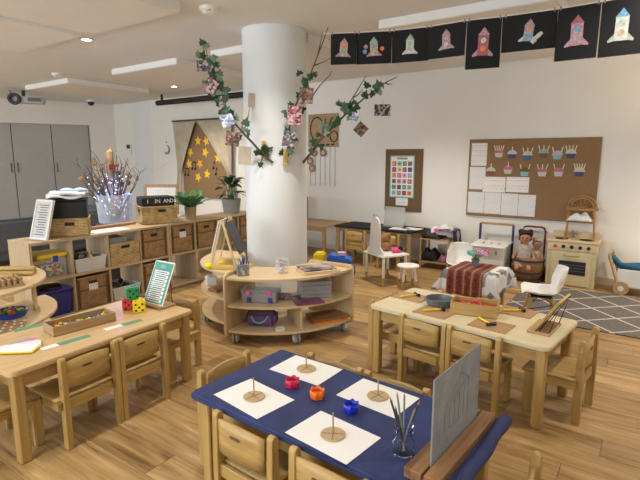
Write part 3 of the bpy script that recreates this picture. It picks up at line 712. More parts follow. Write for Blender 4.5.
def basket_geo(g, w=.325, d=.34, h=.315, mat='wicker', hole=True, label=None):
    b = BM(); box(b, (0, d / 2, h / 2), (w, d, h))
    O('basket_body', b, mat, g, bev=.012, seg=2, smooth=True)
    b = BM(); tube(b, [(-w / 2 + .01, .004, h), (w / 2 - .01, .004, h), (w / 2 - .002, d - .01, h), (-w / 2 + .002, d - .01, h), (-w / 2 + .01, .004, h)], .011, 6); O('rim', b, mat, g, smooth=True)
    b = BM(); box(b, (0, -.0005, h * .62), (w - .03, .004, .014)); box(b, (-w / 2 + .018, -.0005, h / 2), (.014, .004, h - .03)); box(b, (w / 2 - .018, -.0005, h / 2), (.014, .004, h - .03)); O('frame_band', b, 'wicker_body_dark', g)
    if hole:
        b = BM(); box(b, (0, .0008, h - .052), (.085, .005, .034)); O('hand_hole', b, 'dark_gap', g, bev=.0015)
    if label:
        b = BM(); box(b, (0, -.003, h - .10), (.095, .003, .07)); O('label_card', b, 'print_small', g)
def basket(unit, col, row, label, lab=False):
    x, z = cell(unit, col, row); p = shl(x, .012, z); g = thing('wicker_basket', label, 'basket', p, SHA); basket_geo(g, label=lab); return g
basket(0, 1, 0, 'wicker drawer basket with white label below the toy tub', True)
basket(0, 3, 1, 'wicker drawer basket on the upper row beside the carved box drawer'); basket(0, 3, 0, 'wicker drawer basket on the lower row behind the schedule board')
basket(1, 0, 1, 'wicker drawer basket with white label on the upper row', True); basket(1, 1, 1, 'wicker drawer basket next to the labelled one, upper row')
basket(1, 2, 1, 'wicker drawer basket behind the little easel'); basket(1, 3, 1, 'wicker drawer basket beside the column')
# first column: yellow lidded box over blue bin
x, z = cell(0, 0, 1); p = shl(x + .03, .06, z); g = thing('storage_box', 'clear storage box with yellow lid and blue clip in the shelf', 'box', p, SHA)
b = BM(); box(b, (0, .14, .095), (.26, .27, .19)); O('tub', b, 'clear_plastic', g, bev=.012, seg=2)
b = BM(); box(b, (0, .14, .205), (.285, .295, .035)); O('lid', b, 'lid_yellow', g, bev=.008, seg=2)
b = BM(); box(b, (.02, -.012, .175), (.05, .012, .06)); O('clip', b, 'clip_blue', g, bev=.003)
b = BM(); box(b, (.0, .14, .06), (.22, .23, .10)); O('contents', b, 'toy_mix', g, bev=.02, seg=2)
x, z = cell(0, 0, 0); p = shl(x + .02, .02, z); g = thing('plastic_bin', 'deep navy blue plastic bin below the yellow lidded box', 'bin', p, SHA)
b = BM(); w0, w1 = .135, .155
for zz0, zz1, ww in ((0, .24, .0), ): 
    vs = box(b, (0, .16, .12), (.27, .30, .24))
    for v in vs:
        if v.co.z > .2: v.co.x *= 1.12; v.co.y = .16 + (v.co.y - .16) * 1.06
O('bin_body', b, 'bin_blue', g, bev=.012, seg=2); b = BM(); box(b, (0, .16, .245), (.322, .335, .022)); O('bin_rim', b, 'bin_blue', g, bev=.005)
b = BM(); ball(b, (0, .16, .262), .11, 12, 6, (1.1, 1.2, .25)); O('contents', b, 'dark_mix', g)
def tub(x, y, z, w, d, h, mat, inner, label, cat, cells=None):
    p = shl(x, y, z); g = thing('plastic_tub', label, cat, p, SHA)
    b = BM(); vs = box(b, (0, d / 2, h / 2), (w * .9, d * .92, h))
    for v in vs:
        if v.co.z > h * .9: v.co.x *= 1.11; v.co.y = d / 2 + (v.co.y - d / 2) * 1.08
    top = [f for f in b.faces if f.calc_center_median().z > h * .9]; bmesh.ops.delete(b, geom=top, context='FACES')
    o = O('tub_body', b, mat, g); solidify(o, .004)
    b = BM(); tube(b, [(-w / 2, 0, h), (w / 2, 0, h), (w / 2, d, h), (-w / 2, d, h), (-w / 2, 0, h)], .008, 6); O('tub_rim', b, mat, g)
    for i in range(14):
        b = BM(); ball(b, (0, 0, 0), random.uniform(.022, .036), 7, 5, (1, 1.3, .8)); o = O('toy_piece', b, inner[i % len(inner)], g, (random.uniform(-.38, .38) * w, d * random.uniform(.14, .86), h * random.uniform(.82, 1.02)), (random.random() * 3, random.random() * 3, 0))
    b = BM(); box(b, (0, d / 2, h * .42), (w * .84, d * .86, h * .75)); O('lower_contents', b, 'dark_mix', g)
x, z = cell(0, 1, 1); tub(x, .01, z, .33, .34, .13, 'translucent_tub', ['dark_gap', 'toy_green', 'toy_mix', 'wicker_body_dark', 'toy_mix', 'pencil_grey'], 'white plastic tub heaped with small toys on the upper row', 'tub')
x, z = cell(0, 2, 0); tub(x, .01, z, .33, .34, .13, 'translucent_tub', ['dark_mix', 'black', 'wicker_body_dark', 'dark_mix'], 'white plastic tub heaped with dark pieces on the lower row', 'tub')
x, z = cell(0, 2, 1); p = shl(x, .0, z); g = thing('box_drawer', 'pale woven box drawer with slot handle and a carton on top', 'drawer', p, SHA)
b = BM(); box(b, (0, .16, .115), (.345, .33, .23)); O('drawer_body', b, 'seagrass', g, bev=.006)
b = BM(); box(b, (0, -.006, .19), (.10, .004, .028)); O('hand_hole', b, 'dark_gap', g)
b = BM(); box(b, (-.05, .17, .262), (.2, .26, .06)); O('carton', b, 'pencil_grey', g)

# things standing on the shelf top
p = shl(.155, .12, SHH); g = thing('letter_board', 'white framed letter board leaning against a seagrass basket', 'sign', (p[0] - .02, p[1] + .03, SHH + .003), R(-23))
T = Matrix.Rotation(R(-17), 4, 'X'); b = BM(); box(b, (0, 0, .185), (.20, .012, .37), 0, T)
O('board_panel', b, 'print_letterboard', g)
b = BM()
for sx in (-1, 1): box(b, (sx * .105, -.002, .185), (.018, .022, .385), 0, T)
for zz in (.004, .372): box(b, (0, -.002, zz), (.21, .022, .018), 0, T)
O('frame', b, 'white_paint', g)
for i in range(13):
    b = BM(); box(b, (.004 * (i % 3), -.0075, .045 + i * .0235), (.13 - .02 * (i * 2 % 3), .002, .007), 0, T); O('line_of_letters', b, 'pencil_dark', g)
def open_basket(loc, rz, label, w, d, h):
    g = thing('seagrass_basket', label, 'basket', loc, rz)
    b = BM(); box(b, (0, 0, h / 2), (w, d, h)); O('basket_body', b, 'seagrass', g, bev=.012, seg=2, smooth=True)
    b = BM(); tube(b, [(-w / 2, -d / 2, h), (w / 2, -d / 2, h), (w / 2, d / 2, h), (-w / 2, d / 2, h), (-w / 2, -d / 2, h)], .011, 6); O('rim', b, 'seagrass', g)
    b = BM(); box(b, (.02, -d / 2 - .001, h - .045), (.085, .006, .032)); O('hand_hole', b, 'dark_gap', g)
    b = BM(); box(b, (-w / 2 - .001, 0, h - .045), (.006, .085, .032)); O('hand_hole', b, 'dark_gap', g)
p1 = shl(.49, .20, SHH); open_basket(p1, R(22), 'seagrass basket under the black box, beside the letter board', .38, .28, .17)
g = thing('black_box', 'black fabric box on the seagrass basket, papers on top', 'box', (p1[0], p1[1], SHH + .171), R(22)); b = BM(); box(b, (.0, 0, .085), (.36, .26, .17)); O('box_body', b, 'black', g, bev=.006)
b = BM(); box(b, (.0, 0, .180), (.37, .27, .02)); O('box_lid', b, 'black_felt', g, bev=.004)
for i, (dx, dy, a, m, lb) in enumerate([(-.01, 0, 5, 'white_paper', 'lowest crumpled white paper on the black box'), (.01, .01, -8, 'white_cloth', 'white paper bundle below the pale blue face masks')]):
    b = BM(); grid(b, lambda u, v: Vector(((u - .5) * .33, (v - .5) * .24, .012 + .014 * math.sin(u * 7 + i) * math.cos(v * 6 + i * 2))), 8, 6)
    o = tag(O('paper_bundle', b, m, None, (p1[0] + dx, p1[1] + dy, SHH + .373 + .03 * i), (0, 0, R(22 + a)), smooth=True), lb, 'paper'); solidify(o, .022)
for i, (dx, lb) in enumerate([(.0, 'pale blue face mask lying on the paper bundle, nearer the letter board'), (.11, 'pale blue face mask lying on the paper bundle, further from the letter board')]):
    b = BM(); grid(b, lambda u, v: Vector(((u - .5) * .13, (v - .5) * .09, .02 * math.sin(PI * u) * math.sin(PI * v))), 6, 6); o = tag(O('face_mask', b, 'mask_blue', None, (p1[0] + dx, p1[1] + .02 + dx * .4, SHH + .443), (0, 0, R(30)), smooth=True), lb, 'mask'); solidify(o, .012)
p = shl(.86, .13, SHH); flat('paper_sheet', p[0], p[1], SHH, .40, .21, SHA, 'white_paper', 'white paper sheet flat on the oak shelf', 'paper', th=.006)
p = shl(1.02, .345, SHH); b = BM(); box(b, (0, 0, .015), (.62, .07, .03)); tag(O('wood_plank', b, 'tray_wood', None, (p[0], p[1], SHH), (0, 0, SHA), bev=.002), 'long brown wooden strip along the back of the oak shelf', 'plank')
# clear vase with branches and fairy lights
pv = shl(1.34, .42, 0); pv = (-2.46, 5.74, SHH)
plinth = thing('vase_stand', 'dark narrow stand behind the shelf carrying the vase of branches', 'stand', (pv[0], pv[1], 0), SHA)
b = BM(); box(b, (0, .02, .385), (.36, .22, .77)); O('cabinet', b, 'sofa_grey', plinth, bev=.004)
g = thing('branch_vase', 'clear plastic vase of bare branches wrapped in blue fairy lights', 'vase', (pv[0], pv[1], .772), SHA)
b = BM(); lathe(b, [(0, 0), (.17, 0), (.18, .02), (.20, .34), (.203, .34), (.184, .015), (0, .006)], 28); O('vase_body', b, 'frosted_plastic', g, smooth=True)
rs = random.Random(5); tips = []
for i in range(36):
    a = rs.uniform(0, 2 * PI); r = rs.uniform(.10, .42); h = rs.uniform(.42, .84); x, y = r * math.cos(a), r * .6 * math.sin(a)
    pts = [(x * .1, y * .1, .02), (x * .35 + rs.uniform(-.02, .02), y * .35, h * .4), (x * .75 + rs.uniform(-.03, .03), y * .75, h * .72), (x, y, h)]
    b = BM(); tube(b, pts, [.010, .008, .006, .003], 5); br = O('branch', b, 'bark', g); tips.append(pts)
    for j in range(4):
        q = Vector(pts[2]).lerp(Vector(pts[3]), rs.random()); e = q + Vector((rs.uniform(-.10, .10), rs.uniform(-.06, .06), rs.uniform(.02, .12)))
        b = BM(); tube(b, [q, (q + e) / 2 + Vector((.01, 0, 0)), e], [.004, .003, .0015], 4); O('twig', b, 'bark', br)
b = BM(); 
for i in range(150):
    pt = rs.choice(tips); k = rs.random() ** 1.2; q = Vector(pt[0]).lerp(Vector(pt[2]), k) + Vector((rs.gauss(0, .045), rs.gauss(0, .035), rs.uniform(.02, .12)))
    bmesh.ops.create_icosphere(b, subdivisions=1, radius=.0042, matrix=Matrix.Translation(q))
O('fairy_lights', b, 'fairy_light', g)['kind'] = 'stuff'
for i in range(22):
    pt = rs.choice(tips); q = Vector(pt[2]).lerp(Vector(pt[3]), rs.random()); b = BM()
    ball(b, (0, 0, -.03), .03, 7, 5, (1, .6, 1.2)) if i % 3 else box(b, (0, 0, -.03), (.07, .012, .06))
    O('hanging_ornament', b, ['bunny_red', 'walnut', 'photo_warm', 'wicker_body_dark'][i % 4], g, q, (0, 0, rs.random() * 3))
b = BM(); lathe(b, [(0, .50), (.03, .52), (.05, .62), (.046, .76), (.036, .84), (.014, .87), (.004, .93), (0, .94)], 9)
for v in b.verts: v.co += Vector((.0 + .012 * math.sin(v.co.z * 30), .02, 0))
O('driftwood', b, 'driftwood', g)
l = bpy.data.lights.new('fairy_glow', 'POINT'); l.energy = 7.0; l.color = (.25, .36, 1.0); l.shadow_soft_size = .12
lo = bpy.data.objects.new('fairy_glow', l); COL.objects.link(lo); lo.parent = g; lo.location = (0, 0, .42)
# seagrass basket with the black box lettered in white
pb = shl(1.56, .22, SHH); ba = R(33)
open_basket(pb, ba, 'seagrass basket under the black lettered box, beside the fern', .40, .30, .20)
g = thing('lettered_box', 'low black box with white letters lying in a seagrass basket', 'box', (pb[0], pb[1], SHH + .213), ba)
b = BM(); box(b, (-.01, 0, .05), (.37, .27, .10)); O('box_body', b, 'black', g, bev=.005)
for i, (ch, xx) in enumerate([('I', -.13), ('I', -.045), ('N', -.012), ('A', .065), ('N', .105), ('D', .142)]):
    me = text_mesh(ch, .062); o = O('letter', me, 'white_paper', g, (xx, -.1365, .052), (R(90), 0, 0))
# wooden framed notice behind
pf = shl(2.05, .52, 0); g = thing('framed_notice', 'small notice in a pale wooden frame behind the seagrass basket', 'picture frame', (-2.17, 6.55, SHH - .001), R(-2))
T = Matrix.Rotation(R(-8), 4, 'X'); b = BM(); box(b, (0, 0, .2), (.42, .010, .36), 0, T); O('notice', b, 'print_small', g)
b = BM()
for sx in (-1, 1): box(b, (sx * .22, 0, .19), (.04, .02, .40), 0, T)
for zz in (.012, .385): box(b, (0, 0, zz), (.44, .02, .04), 0, T)
O('frame', b, 'tray_wood', g)
g2 = thing('notice_table', 'low white side table behind the shelf carrying the framed notice', 'table', (-2.17, 6.60, 0), R(-2))
b = BM(); box(b, (0, 0, .765), (.6, .3, .03)); O('table_top', b, 'white_paint', g2)
for sx in (-1, 1):
    for sy in (-1, 1): b = BM(); box(b, (sx * .27, sy * .12, .375), (.03, .03, .75)); O('leg', b, 'white_paint', g2)
# fern and broad leaved plant
def leaf_mesh(L, W, fold=.15, n=6):
    b = BM(); V = []
    for i in range(n + 1):
        t = i / n; w = W * math.sin(PI * min(1, t ** .8)) ** .9 * .5 if 0 < t < 1 else .0008; y = L * t; z = .25 * L * math.sin(PI * t * .6) - .35 * L * t * t
        V.append([b.verts.new((-w, y, z + w * fold)), b.verts.new((0, y, z)), b.verts.new((w, y, z + w * fold))])
    for i in range(n):
        for k in (0, 1): b.faces.new((V[i][k], V[i][k + 1], V[i + 1][k + 1], V[i + 1][k]))
    return mesh(b, 'leaf', smooth=True)
def pot(g, r, h, mat):
    b = BM(); lathe(b, [(0, 0), (r * .78, 0), (r, h), (r * .92, h), (r * .9, h - .02), (0, h - .02)], 24); O('pot', b, mat, g, smooth=True)
    b = BM(); cyl(b, (0, 0, h - .03), r * .88, .012, 20); O('soil', b, 'dark_mix', g)
g = thing('potted_plant', 'broad leaved green houseplant in a grey pot on the oak shelf', 'plant', shl(2.78, .20, SHH), 0); pot(g, .135, .20, 'grey_pot')
lm = [leaf_mesh(.22, .10), leaf_mesh(.17, .085)]
for m in lm: m.materials.append(MATS['leaf_dark'])
for i in range(24):
    a = i * 2.4; up = rs.uniform(.04, .27); r0 = rs.uniform(.02, .09)
    q = (r0 * math.cos(a), r0 * math.sin(a), .20 + up)
    o = O('leaf', lm[i % 2], None, g, q, (R(rs.uniform(-5, 45) if up > .12 else rs.uniform(-25, 10)), R(rs.uniform(-15, 15)), a - PI / 2)); 
    b = BM(); tube(b, [(r0 * .2 * math.cos(a), r0 * .2 * math.sin(a), .17), q], .0035, 4); O('stalk', b, 'leaf_fern', g)
g = thing('potted_fern', 'feathery green fern in a small brown pot on the oak shelf', 'plant', shl(1.99, .13, SHH), 0); pot(g, .075, .16, 'brown_pot')
for i in range(30):
    a = i * 2.4 + rs.uniform(-.2, .2); L = rs.uniform(.24, .34); tilt = rs.uniform(.25, 1.1)
    b = BM()
    for j in range(13):
        t = .12 + j / 13 * .9; w = .075 * math.sin(PI * min(1, t * .95)) + .006; y = L * t * math.cos(PI / 2 - tilt) if False else L * t * math.sin(tilt); z = L * t * math.cos(tilt) + .04 * t - .10 * t * t
        for s in (-1, 1):
            v = [b.verts.new((0, y, z)), b.verts.new((s * w * .6, y + .012, z + .008)), b.verts.new((s * w, y + .028, z - .004)), b.verts.new((s * w * .5, y - .004, z))]
            b.faces.new(v)
    tube(b, [(0, 0, 0)] + [(0, L * t * math.sin(tilt), L * t * math.cos(tilt) + .04 * t - .10 * t * t) for t in (.3, .6, 1.0)], .0016, 4)
    O('frond', b, 'leaf_fern', g, (0, 0, .14), (0, 0, a))

# ------------------------------------------------------------------ sofa
g = thing('sofa', 'dark grey upholstered sofa behind the cube shelf', 'sofa', (-4.62, 6.55, 0), R(56))
b = BM(); box(b, (1.0, .42, .22), (2.0, .85, .30)); O('seat_base', b, 'sofa_grey', g, bev=.03, seg=2, smooth=True)
b = BM(); box(b, (1.0, .06, .42), (2.0, .20, .50)); O('sofa_back', b, 'sofa_grey', g, bev=.05, seg=3, smooth=True)
for xx in (-.02, 2.02): b = BM(); box(b, (xx, .45, .42), (.22, .9, .56)); O('sofa_arm', b, 'sofa_grey', g, bev=.05, seg=3, smooth=True)
b = BM()
for xx in (.0, 2.0):
    for yy in (.06, .8): cyl(b, (xx, yy, 0), .03, .08, 10)
O('sofa_feet', b, 'black', g)

# ------------------------------------------------------------------ curved shelves round the column
def caster(g, x, y):
    c = thing  # noqa
    b = BM(); T = Matrix.Translation((x, y, .046)) @ Matrix.Rotation(rs.uniform(0, 3), 4, 'Z') @ TXZ
    cyl(b, (0, 0, .006), .046, .018, 20, None, T); cyl(b, (0, 0, -.024), .046, .018, 20, None, T); o = O('caster_wheel', b, 'caster_grey', g, bev=.003)
    b = BM(); cyl(b, (0, 0, .0242), .024, .003, 14, None, T); cyl(b, (0, 0, -.027), .024, .003, 14, None, T); O('wheel_hub', b, 'white_plastic', o)
    b = BM(); box(b, (x, y, .062), (.03, .010, .076)); O('caster_stem', b, 'steel', g)
def radial_panel(g, ang, r0, r1, z0, z1, th=.022, rad=.05):
    b = BM(); prof = [(r0, z0), (r1 - .01, z0), (r1, z0 + .01)] + [(r1 - rad + rad * math.cos(R(a)), z1 - rad + rad * math.sin(R(a))) for a in range(0, 91, 15)] + [(r0 + .03 - .03 * math.sin(R(a)), z1 - .03 + .03 * math.cos(R(a))) for a in range(0, 91, 30)]
    T = Matrix.Rotation(ang, 4, 'Z') @ Matrix.Translation((0, th / 2, 0)) @ TXZ
    prism(b, prof, 0, th, T); O('end_panel', b, 'birch_z', g, bev=.004, seg=2)
ZB, ZM, ZTOP = .122, .34, .575
def ring_unit(label, a0, a1, r0, r1, divider=True, far_panel=True):
    g = thing('curved_shelf', label, 'shelf', (CX, CY, 0), 0)
    pad = R(1.2)
    for z, nm in ((ZB, 'base_board'), (ZM, 'middle_shelf'), (ZTOP, 'top_board')):
        b = BM(); arcband(b, r0, r1, a0 + pad, a1 - (pad if far_panel else 0), z - .022, z, 26); O(nm, b, 'birch_x', g, bev=.002)
    radial_panel(g, a0, r0 - .01, r1 + .015, ZB - .055, ZTOP + .03)
    if far_panel: radial_panel(g, a1, r0 - .01, r1 + .015, ZB - .055, ZTOP + .03)
    if divider:
        b = BM(); am = (a0 + a1) / 2 + R(3); box(b, ((r0 + r1) / 2 - .01, 0, (ZB + ZM - .022) / 2), (r1 - r0 - .06, .018, ZM - .022 - ZB), 0, Matrix.Rotation(am, 4, 'Z')); O('divider', b, 'birch_z', g)
    else:
        b = BM(); arcband(b, r0 + .02, r0 + .035, a0 + pad, a1 - R(20), ZB, ZTOP - .022, 20); O('back_panel', b, 'birch_x', g)
    for a in (a0 + R(4), (a0 + a1) / 2, a1 - R(4)):
        for r in (r0 + .06, r1 - .05): caster(g, r * math.cos(a), r * math.sin(a))
    return g
ring_unit('curved birch shelf on casters facing the navy table', R(-114), R(-31), .40, .85)
ring_unit('curved birch shelf on casters carrying the little easel', R(-202), R(-121), .345, .715, False, False)
# contents of the front unit
def polar(r, a, z): return (CX + r * math.cos(R(a)), CY + r * math.sin(R(a)), z)
g = thing('pencil_holder', 'clear box crammed with pens on the curved shelf', 'pencil holder', (-.655, 3.94, ZTOP), R(20))
b = BM(); box(b, (0, 0, .05), (.10, .15, .10)); O('holder_box', b, 'clear_plastic', g, bev=.003)
b = BM(); box(b, (0, 0, .046), (.09, .14, .088)); O('pen_bundle', b, 'pencil_case', g)
for i in range(18):
    x, y = rs.uniform(-.038, .038), rs.uniform(-.06, .06); b = BM(); tube(b, [(x, y, .06), (x + rs.uniform(-.02, .02), y + rs.uniform(-.02, .02), rs.uniform(.12, .165))], .0045, 5); O('pen', b, ['pencil_dark', 'pencil_grey', 'toy_blue', 'tray_wood', 'black', 'white_plastic'][i % 6], g)
g = thing('craft_jar', 'clear plastic jar of paper scraps on the curved shelf', 'jar', (-.325, 4.0, ZTOP), 0)
b = BM(); lathe(b, [(0, 0), (.05, 0), (.055, .006), (.06, .125), (.057, .125), (.052, .008), (0, .005)], 24); O('jar_body', b, 'clear_plastic', g, smooth=True)
for i in range(12):
    b = BM(); box(b, (0, 0, 0), (.05, .035, .004)); O('paper_scrap', b, ['white_paper', 'pink', 'toy_green', 'photo_warm', 'white_paper', 'pencil_dark'][i % 6], g, (rs.uniform(-.018, .018), rs.uniform(-.018, .018), .02 + i * .0075), (rs.uniform(-.5, .5), rs.uniform(-.5, .5), rs.random() * 3))
for i, (dx, dy, da, m, lb, sz) in enumerate([(0, 0, 0, 'birch_x', 'lowest wooden puzzle board on the curved shelf', (.33, .24)), (.005, .0, 3, 'birch_x', 'middle wooden puzzle board on the curved shelf', (.32, .23)), (-.01, .01, 6, 'magazine', 'printed picture book on top of the puzzle boards', (.29, .21))]):
    b = BM(); box(b, (0, 0, .006), (sz[0], sz[1], .012)); tag(O('picture_board', b, m, None, (-.02 + dx, 4.06 + dy, ZTOP + .0125 * i), (0, 0, R(18 + da)), bev=.002), lb, 'book')
g = thing('lidded_case', 'grey clear plastic case with pink and blue latches on the middle shelf', 'box', (-.50, 3.985, ZM), R(-8))
b = BM(); box(b, (0, 0, .045), (.30, .2, .09)); O('case_body', b, 'film', g, bev=.006); b = BM(); box(b, (0, 0, .105), (.31, .21, .03)); O('case_lid', b, 'clear_plastic', g, bev=.006)
b = BM(); box(b, (0, 0, .04), (.28, .18, .07)); O('contents', b, 'slate', g)
for s in (-1, 1):
    b = BM(); box(b, (s * .09, -.108, .088), (.035, .012, .04)); O('pink_latch', b, 'pink', g, bev=.002); b = BM(); box(b, (s * .09 + .008, -.106, .030), (.035, .012, .04)); O('blue_latch', b, 'clip_blue', g, bev=.002)
for i in range(4):
    g = thing('plastic_tray', 'grey clear plastic tray, %s of the stack on the middle shelf' % ['bottom', 'second', 'third', 'topmost'][i], 'tray', (-.055, 4.12, ZM + .038 * i), R(12 + i))
    b = BM(); vs = box(b, (0, 0, .018), (.27, .21, .036)); O('tray_body', b, 'film', g, bev=.004); b = BM(); box(b, (0, 0, .036), (.28, .22, .003)); O('tray_lip', b, 'clear_plastic', g)
for i, (x, y, a, lb) in enumerate([(-.10, 3.925, 20, 'dark pink magazine at the front of the middle shelf'), (-.27, 4.06, -12, 'dark magazine lying beside the tray stack')]):
    b = BM(); box(b, (0, 0, .007), (.24, .17, .014)); tag(O('magazine', b, 'magazine' if i else 'magenta_print', None, (x, y, ZM), (0, 0, R(a)), bev=.002), lb, 'magazine')
g = thing('lunch_bag', 'purple lunch bag with teal handle on the bottom shelf', 'bag', (-.50, 3.985, ZB), R(-8))
b = BM(); vs = box(b, (0, 0, .065), (.26, .17, .13)); O('bag_body', b, 'purple_bag', g, bev=.03, seg=3, smooth=True)
b = BM(); tube(b, [(-.07, -.088, .10), (-.045, -.096, .055), (0, -.10, .042), (.045, -.096, .06), (.075, -.088, .105)], .007, 6); O('handle', b, 'teal_trim', g, smooth=True)
b = BM(); box(b, (0, 0, .13), (.22, .13, .02)); O('bag_top', b, 'sofa_grey', g, bev=.006)
p = polar(.78, -82, ZB); b = BM(); lathe(b, [(.025, 0), (.042, 0), (.042, .016), (.025, .016), (.025, 0)], 20); tag(O('tape_roll', b, 'white_paper', None, p), 'white roll of tape on the bottom shelf', 'tape roll')
for i, (z, a, m, lb) in enumerate([(0, 10, 'toy_orange', 'orange covered book under the tilted board'), (.022, 4, 'walnut', 'brown picture board lying on the orange book')]):
    b = BM(); box(b, (0, 0, .01), (.32, .22, .02)); tag(O('picture_book', b, m, None, (.06, 4.12, ZB + z), (0, 0, R(a + 18)), bev=.002), lb, 'book')
# little easel on the left unit
g = thing('table_easel', 'small wooden double sided easel holding pictures on the curved shelf', 'easel', (-.845, 4.29, ZTOP), R(-4))
for yy in (-.14, .14):
    for s in (-1, 1):
        b = BM(); box(b, (0, 0, .22), (.018, .018, .46), 0, Matrix.Translation((s * .115, yy, 0)) @ Matrix.Rotation(R(-14.5 * s), 4, 'Y')); O('leg', b, 'birch_z', g)
    b = BM(); box(b, (0, yy - .012, .03), (.19, .012, .02)); O('crossbar', b, 'birch_x', g)
for s, m, nm in ((-1, 'white_paper', 'white_sheet'), (1, 'dark_paint', 'dark_painting')):
    b = BM(); box(b, (s * .016, 0, .25), (.008, .27, .30), 0, Matrix.Translation((s * (.115 if s < 0 else .175), 0, .03)) @ Matrix.Rotation(R(-14.5 * s if s < 0 else -24), 4, 'Y')); O(nm, b, m, g)
b = BM(); box(b, (.0, 0, .012), (.20, .34, .012)); O('paint_shelf', b, 'lid_yellow', g)
p = (-.985, 4.16, ZTOP); b = BM(); lathe(b, [(0, 0), (.03, .004), (.04, .025), (.03, .05), (.012, .06), (0, .06)], 14); tag(O('yellow_toy', b, 'toy_yellow', None, p, smooth=True), 'small round yellow toy beside the little easel', 'toy')
b = BM(); box(b, (0, 0, .04), (.1, .1, .08)); tag(O('wipe_box', b, 'pram_white', None, (-1.05, 4.5, ZM), (0, 0, .4), bev=.006), 'small white box on the middle tier below the easel', 'box')
b = BM(); box(b, (0, 0, .015), (.16, .12, .03)); tag(O('small_tray', b, 'walnut', None, (-.93, 4.29, ZM), (0, 0, .9), bev=.004), 'small dark tray on the middle tier below the easel', 'tray')

# ------------------------------------------------------------------ rounded shelf at the left
LX, LY = -2.87, 3.52
g = thing('rounded_shelf', 'tall rounded birch shelf with wooden blocks on top beside the cube shelf', 'shelf', (LX, LY, 0), 0)
for z, r, nm in ((.60, .70, 'top_board'), (.335, .76, 'middle_shelf'), (.122, .76, 'base_board')):
    b = BM(); arcband(b, .12, r, R(-110), R(58), z - .024, z, 40); O(nm, b, 'birch_x', g, bev=.002)
b = BM(); arcband(b, .60, .62, R(18), R(58), .122, .576, 12); arc = O('curved_side', b, 'birch_x', g)
b = BM(); arcband(b, .12, .14, R(-110), R(58), .122, .576, 20); O('back_panel', b, 'birch_x', g)
b = BM(); box(b, (.38, 0, .349), (.5, .02, .452), 0, Matrix.Rotation(R(-108), 4, 'Z')); O('end_panel', b, 'birch_z', g)
for a in (-95, -30, 45): caster(g, .66 * math.cos(R(a)), .66 * math.sin(R(a)))
for a in (-95, 45): caster(g, .22 * math.cos(R(a)), .22 * math.sin(R(a)))
g = thing('peg_board', 'wooden board of upright turned peg dolls on the rounded shelf', 'peg board', (-2.335, 3.48, .60), R(48))
b = BM(); box(b, (0, 0, .007), (.20, .16, .014)); O('board', b, 'tray_wood', g, bev=.002)
b = BM(); lathe(b, [(0, 0), (.014, 0), (.015, .012), (.009, .026), (.014, .036), (.014, .044), (.006, .052), (0, .053)], 10); pm = mesh(b, 'peg', smooth=True); pm.materials.append(MATS['tray_wood'])
for i in range(5):
    for j in range(4): O('peg', pm, None, g, (-.076 + .038 * i, -.058 + .038 * j, .014))
for i, (x, y, z, a, L) in enumerate([(-2.46, 3.80, .62, 8, .26), (-2.48, 3.86, .62, 12, .26), (-2.47, 3.83, .654, 5, .28), (-2.56, 3.95, .62, 14, .22), (-2.52, 3.72, .62, 6, .16)]):
    b = BM(); tube(b, [(-L / 2, 0, 0), (L / 2, 0, 0)], .019, 10); tag(O('wooden_rod', b, 'beech_x', None, (x, y, z), (0, 0, R(a)), bev=.002), 'round pale wooden rod stacked behind the peg dolls', 'rod', 'wooden rods on the rounded shelf')
b = BM(); cyl(b, (0, 0, 0), .15, .012, 6); g = thing('hexagon_board', 'brown hexagonal pattern board on the middle tier of the rounded shelf', 'board', (-2.27, 3.30, .335), .4); O('board', b, 'tray_wood', g, bev=.002)
for i in range(20):
    b = BM(); cyl(b, (0, 0, .012), .009, .005, 8); O('peg_hole', b, 'pram_white', g, (.115 * (i % 5 - 2) / 2 * (1 if i % 2 else .9), .10 * (i // 5 - 1.5) / 1.5, 0))
g = thing('bead_bowl', 'shallow blue bowl of coloured beads behind the hexagon board', 'bowl', (-2.38, 3.56, .335), 0)
b = BM(); lathe(b, [(0, .002), (.08, .002), (.115, .05), (.12, .05), (.09, -.0), (0, 0)], 24); O('bowl', b, 'clip_blue', g, smooth=True)
for i in range(22):
    b = BM(); ball(b, (0, 0, 0), .017, 7, 5); a = i * 2.4; r = .018 * math.sqrt(i); O('bead', b, ['toy_red', 'toy_green', 'toy_yellow', 'toy_green', 'toy_orange', 'toy_blue'][i % 6], g, (r * math.cos(a), r * math.sin(a), .045))

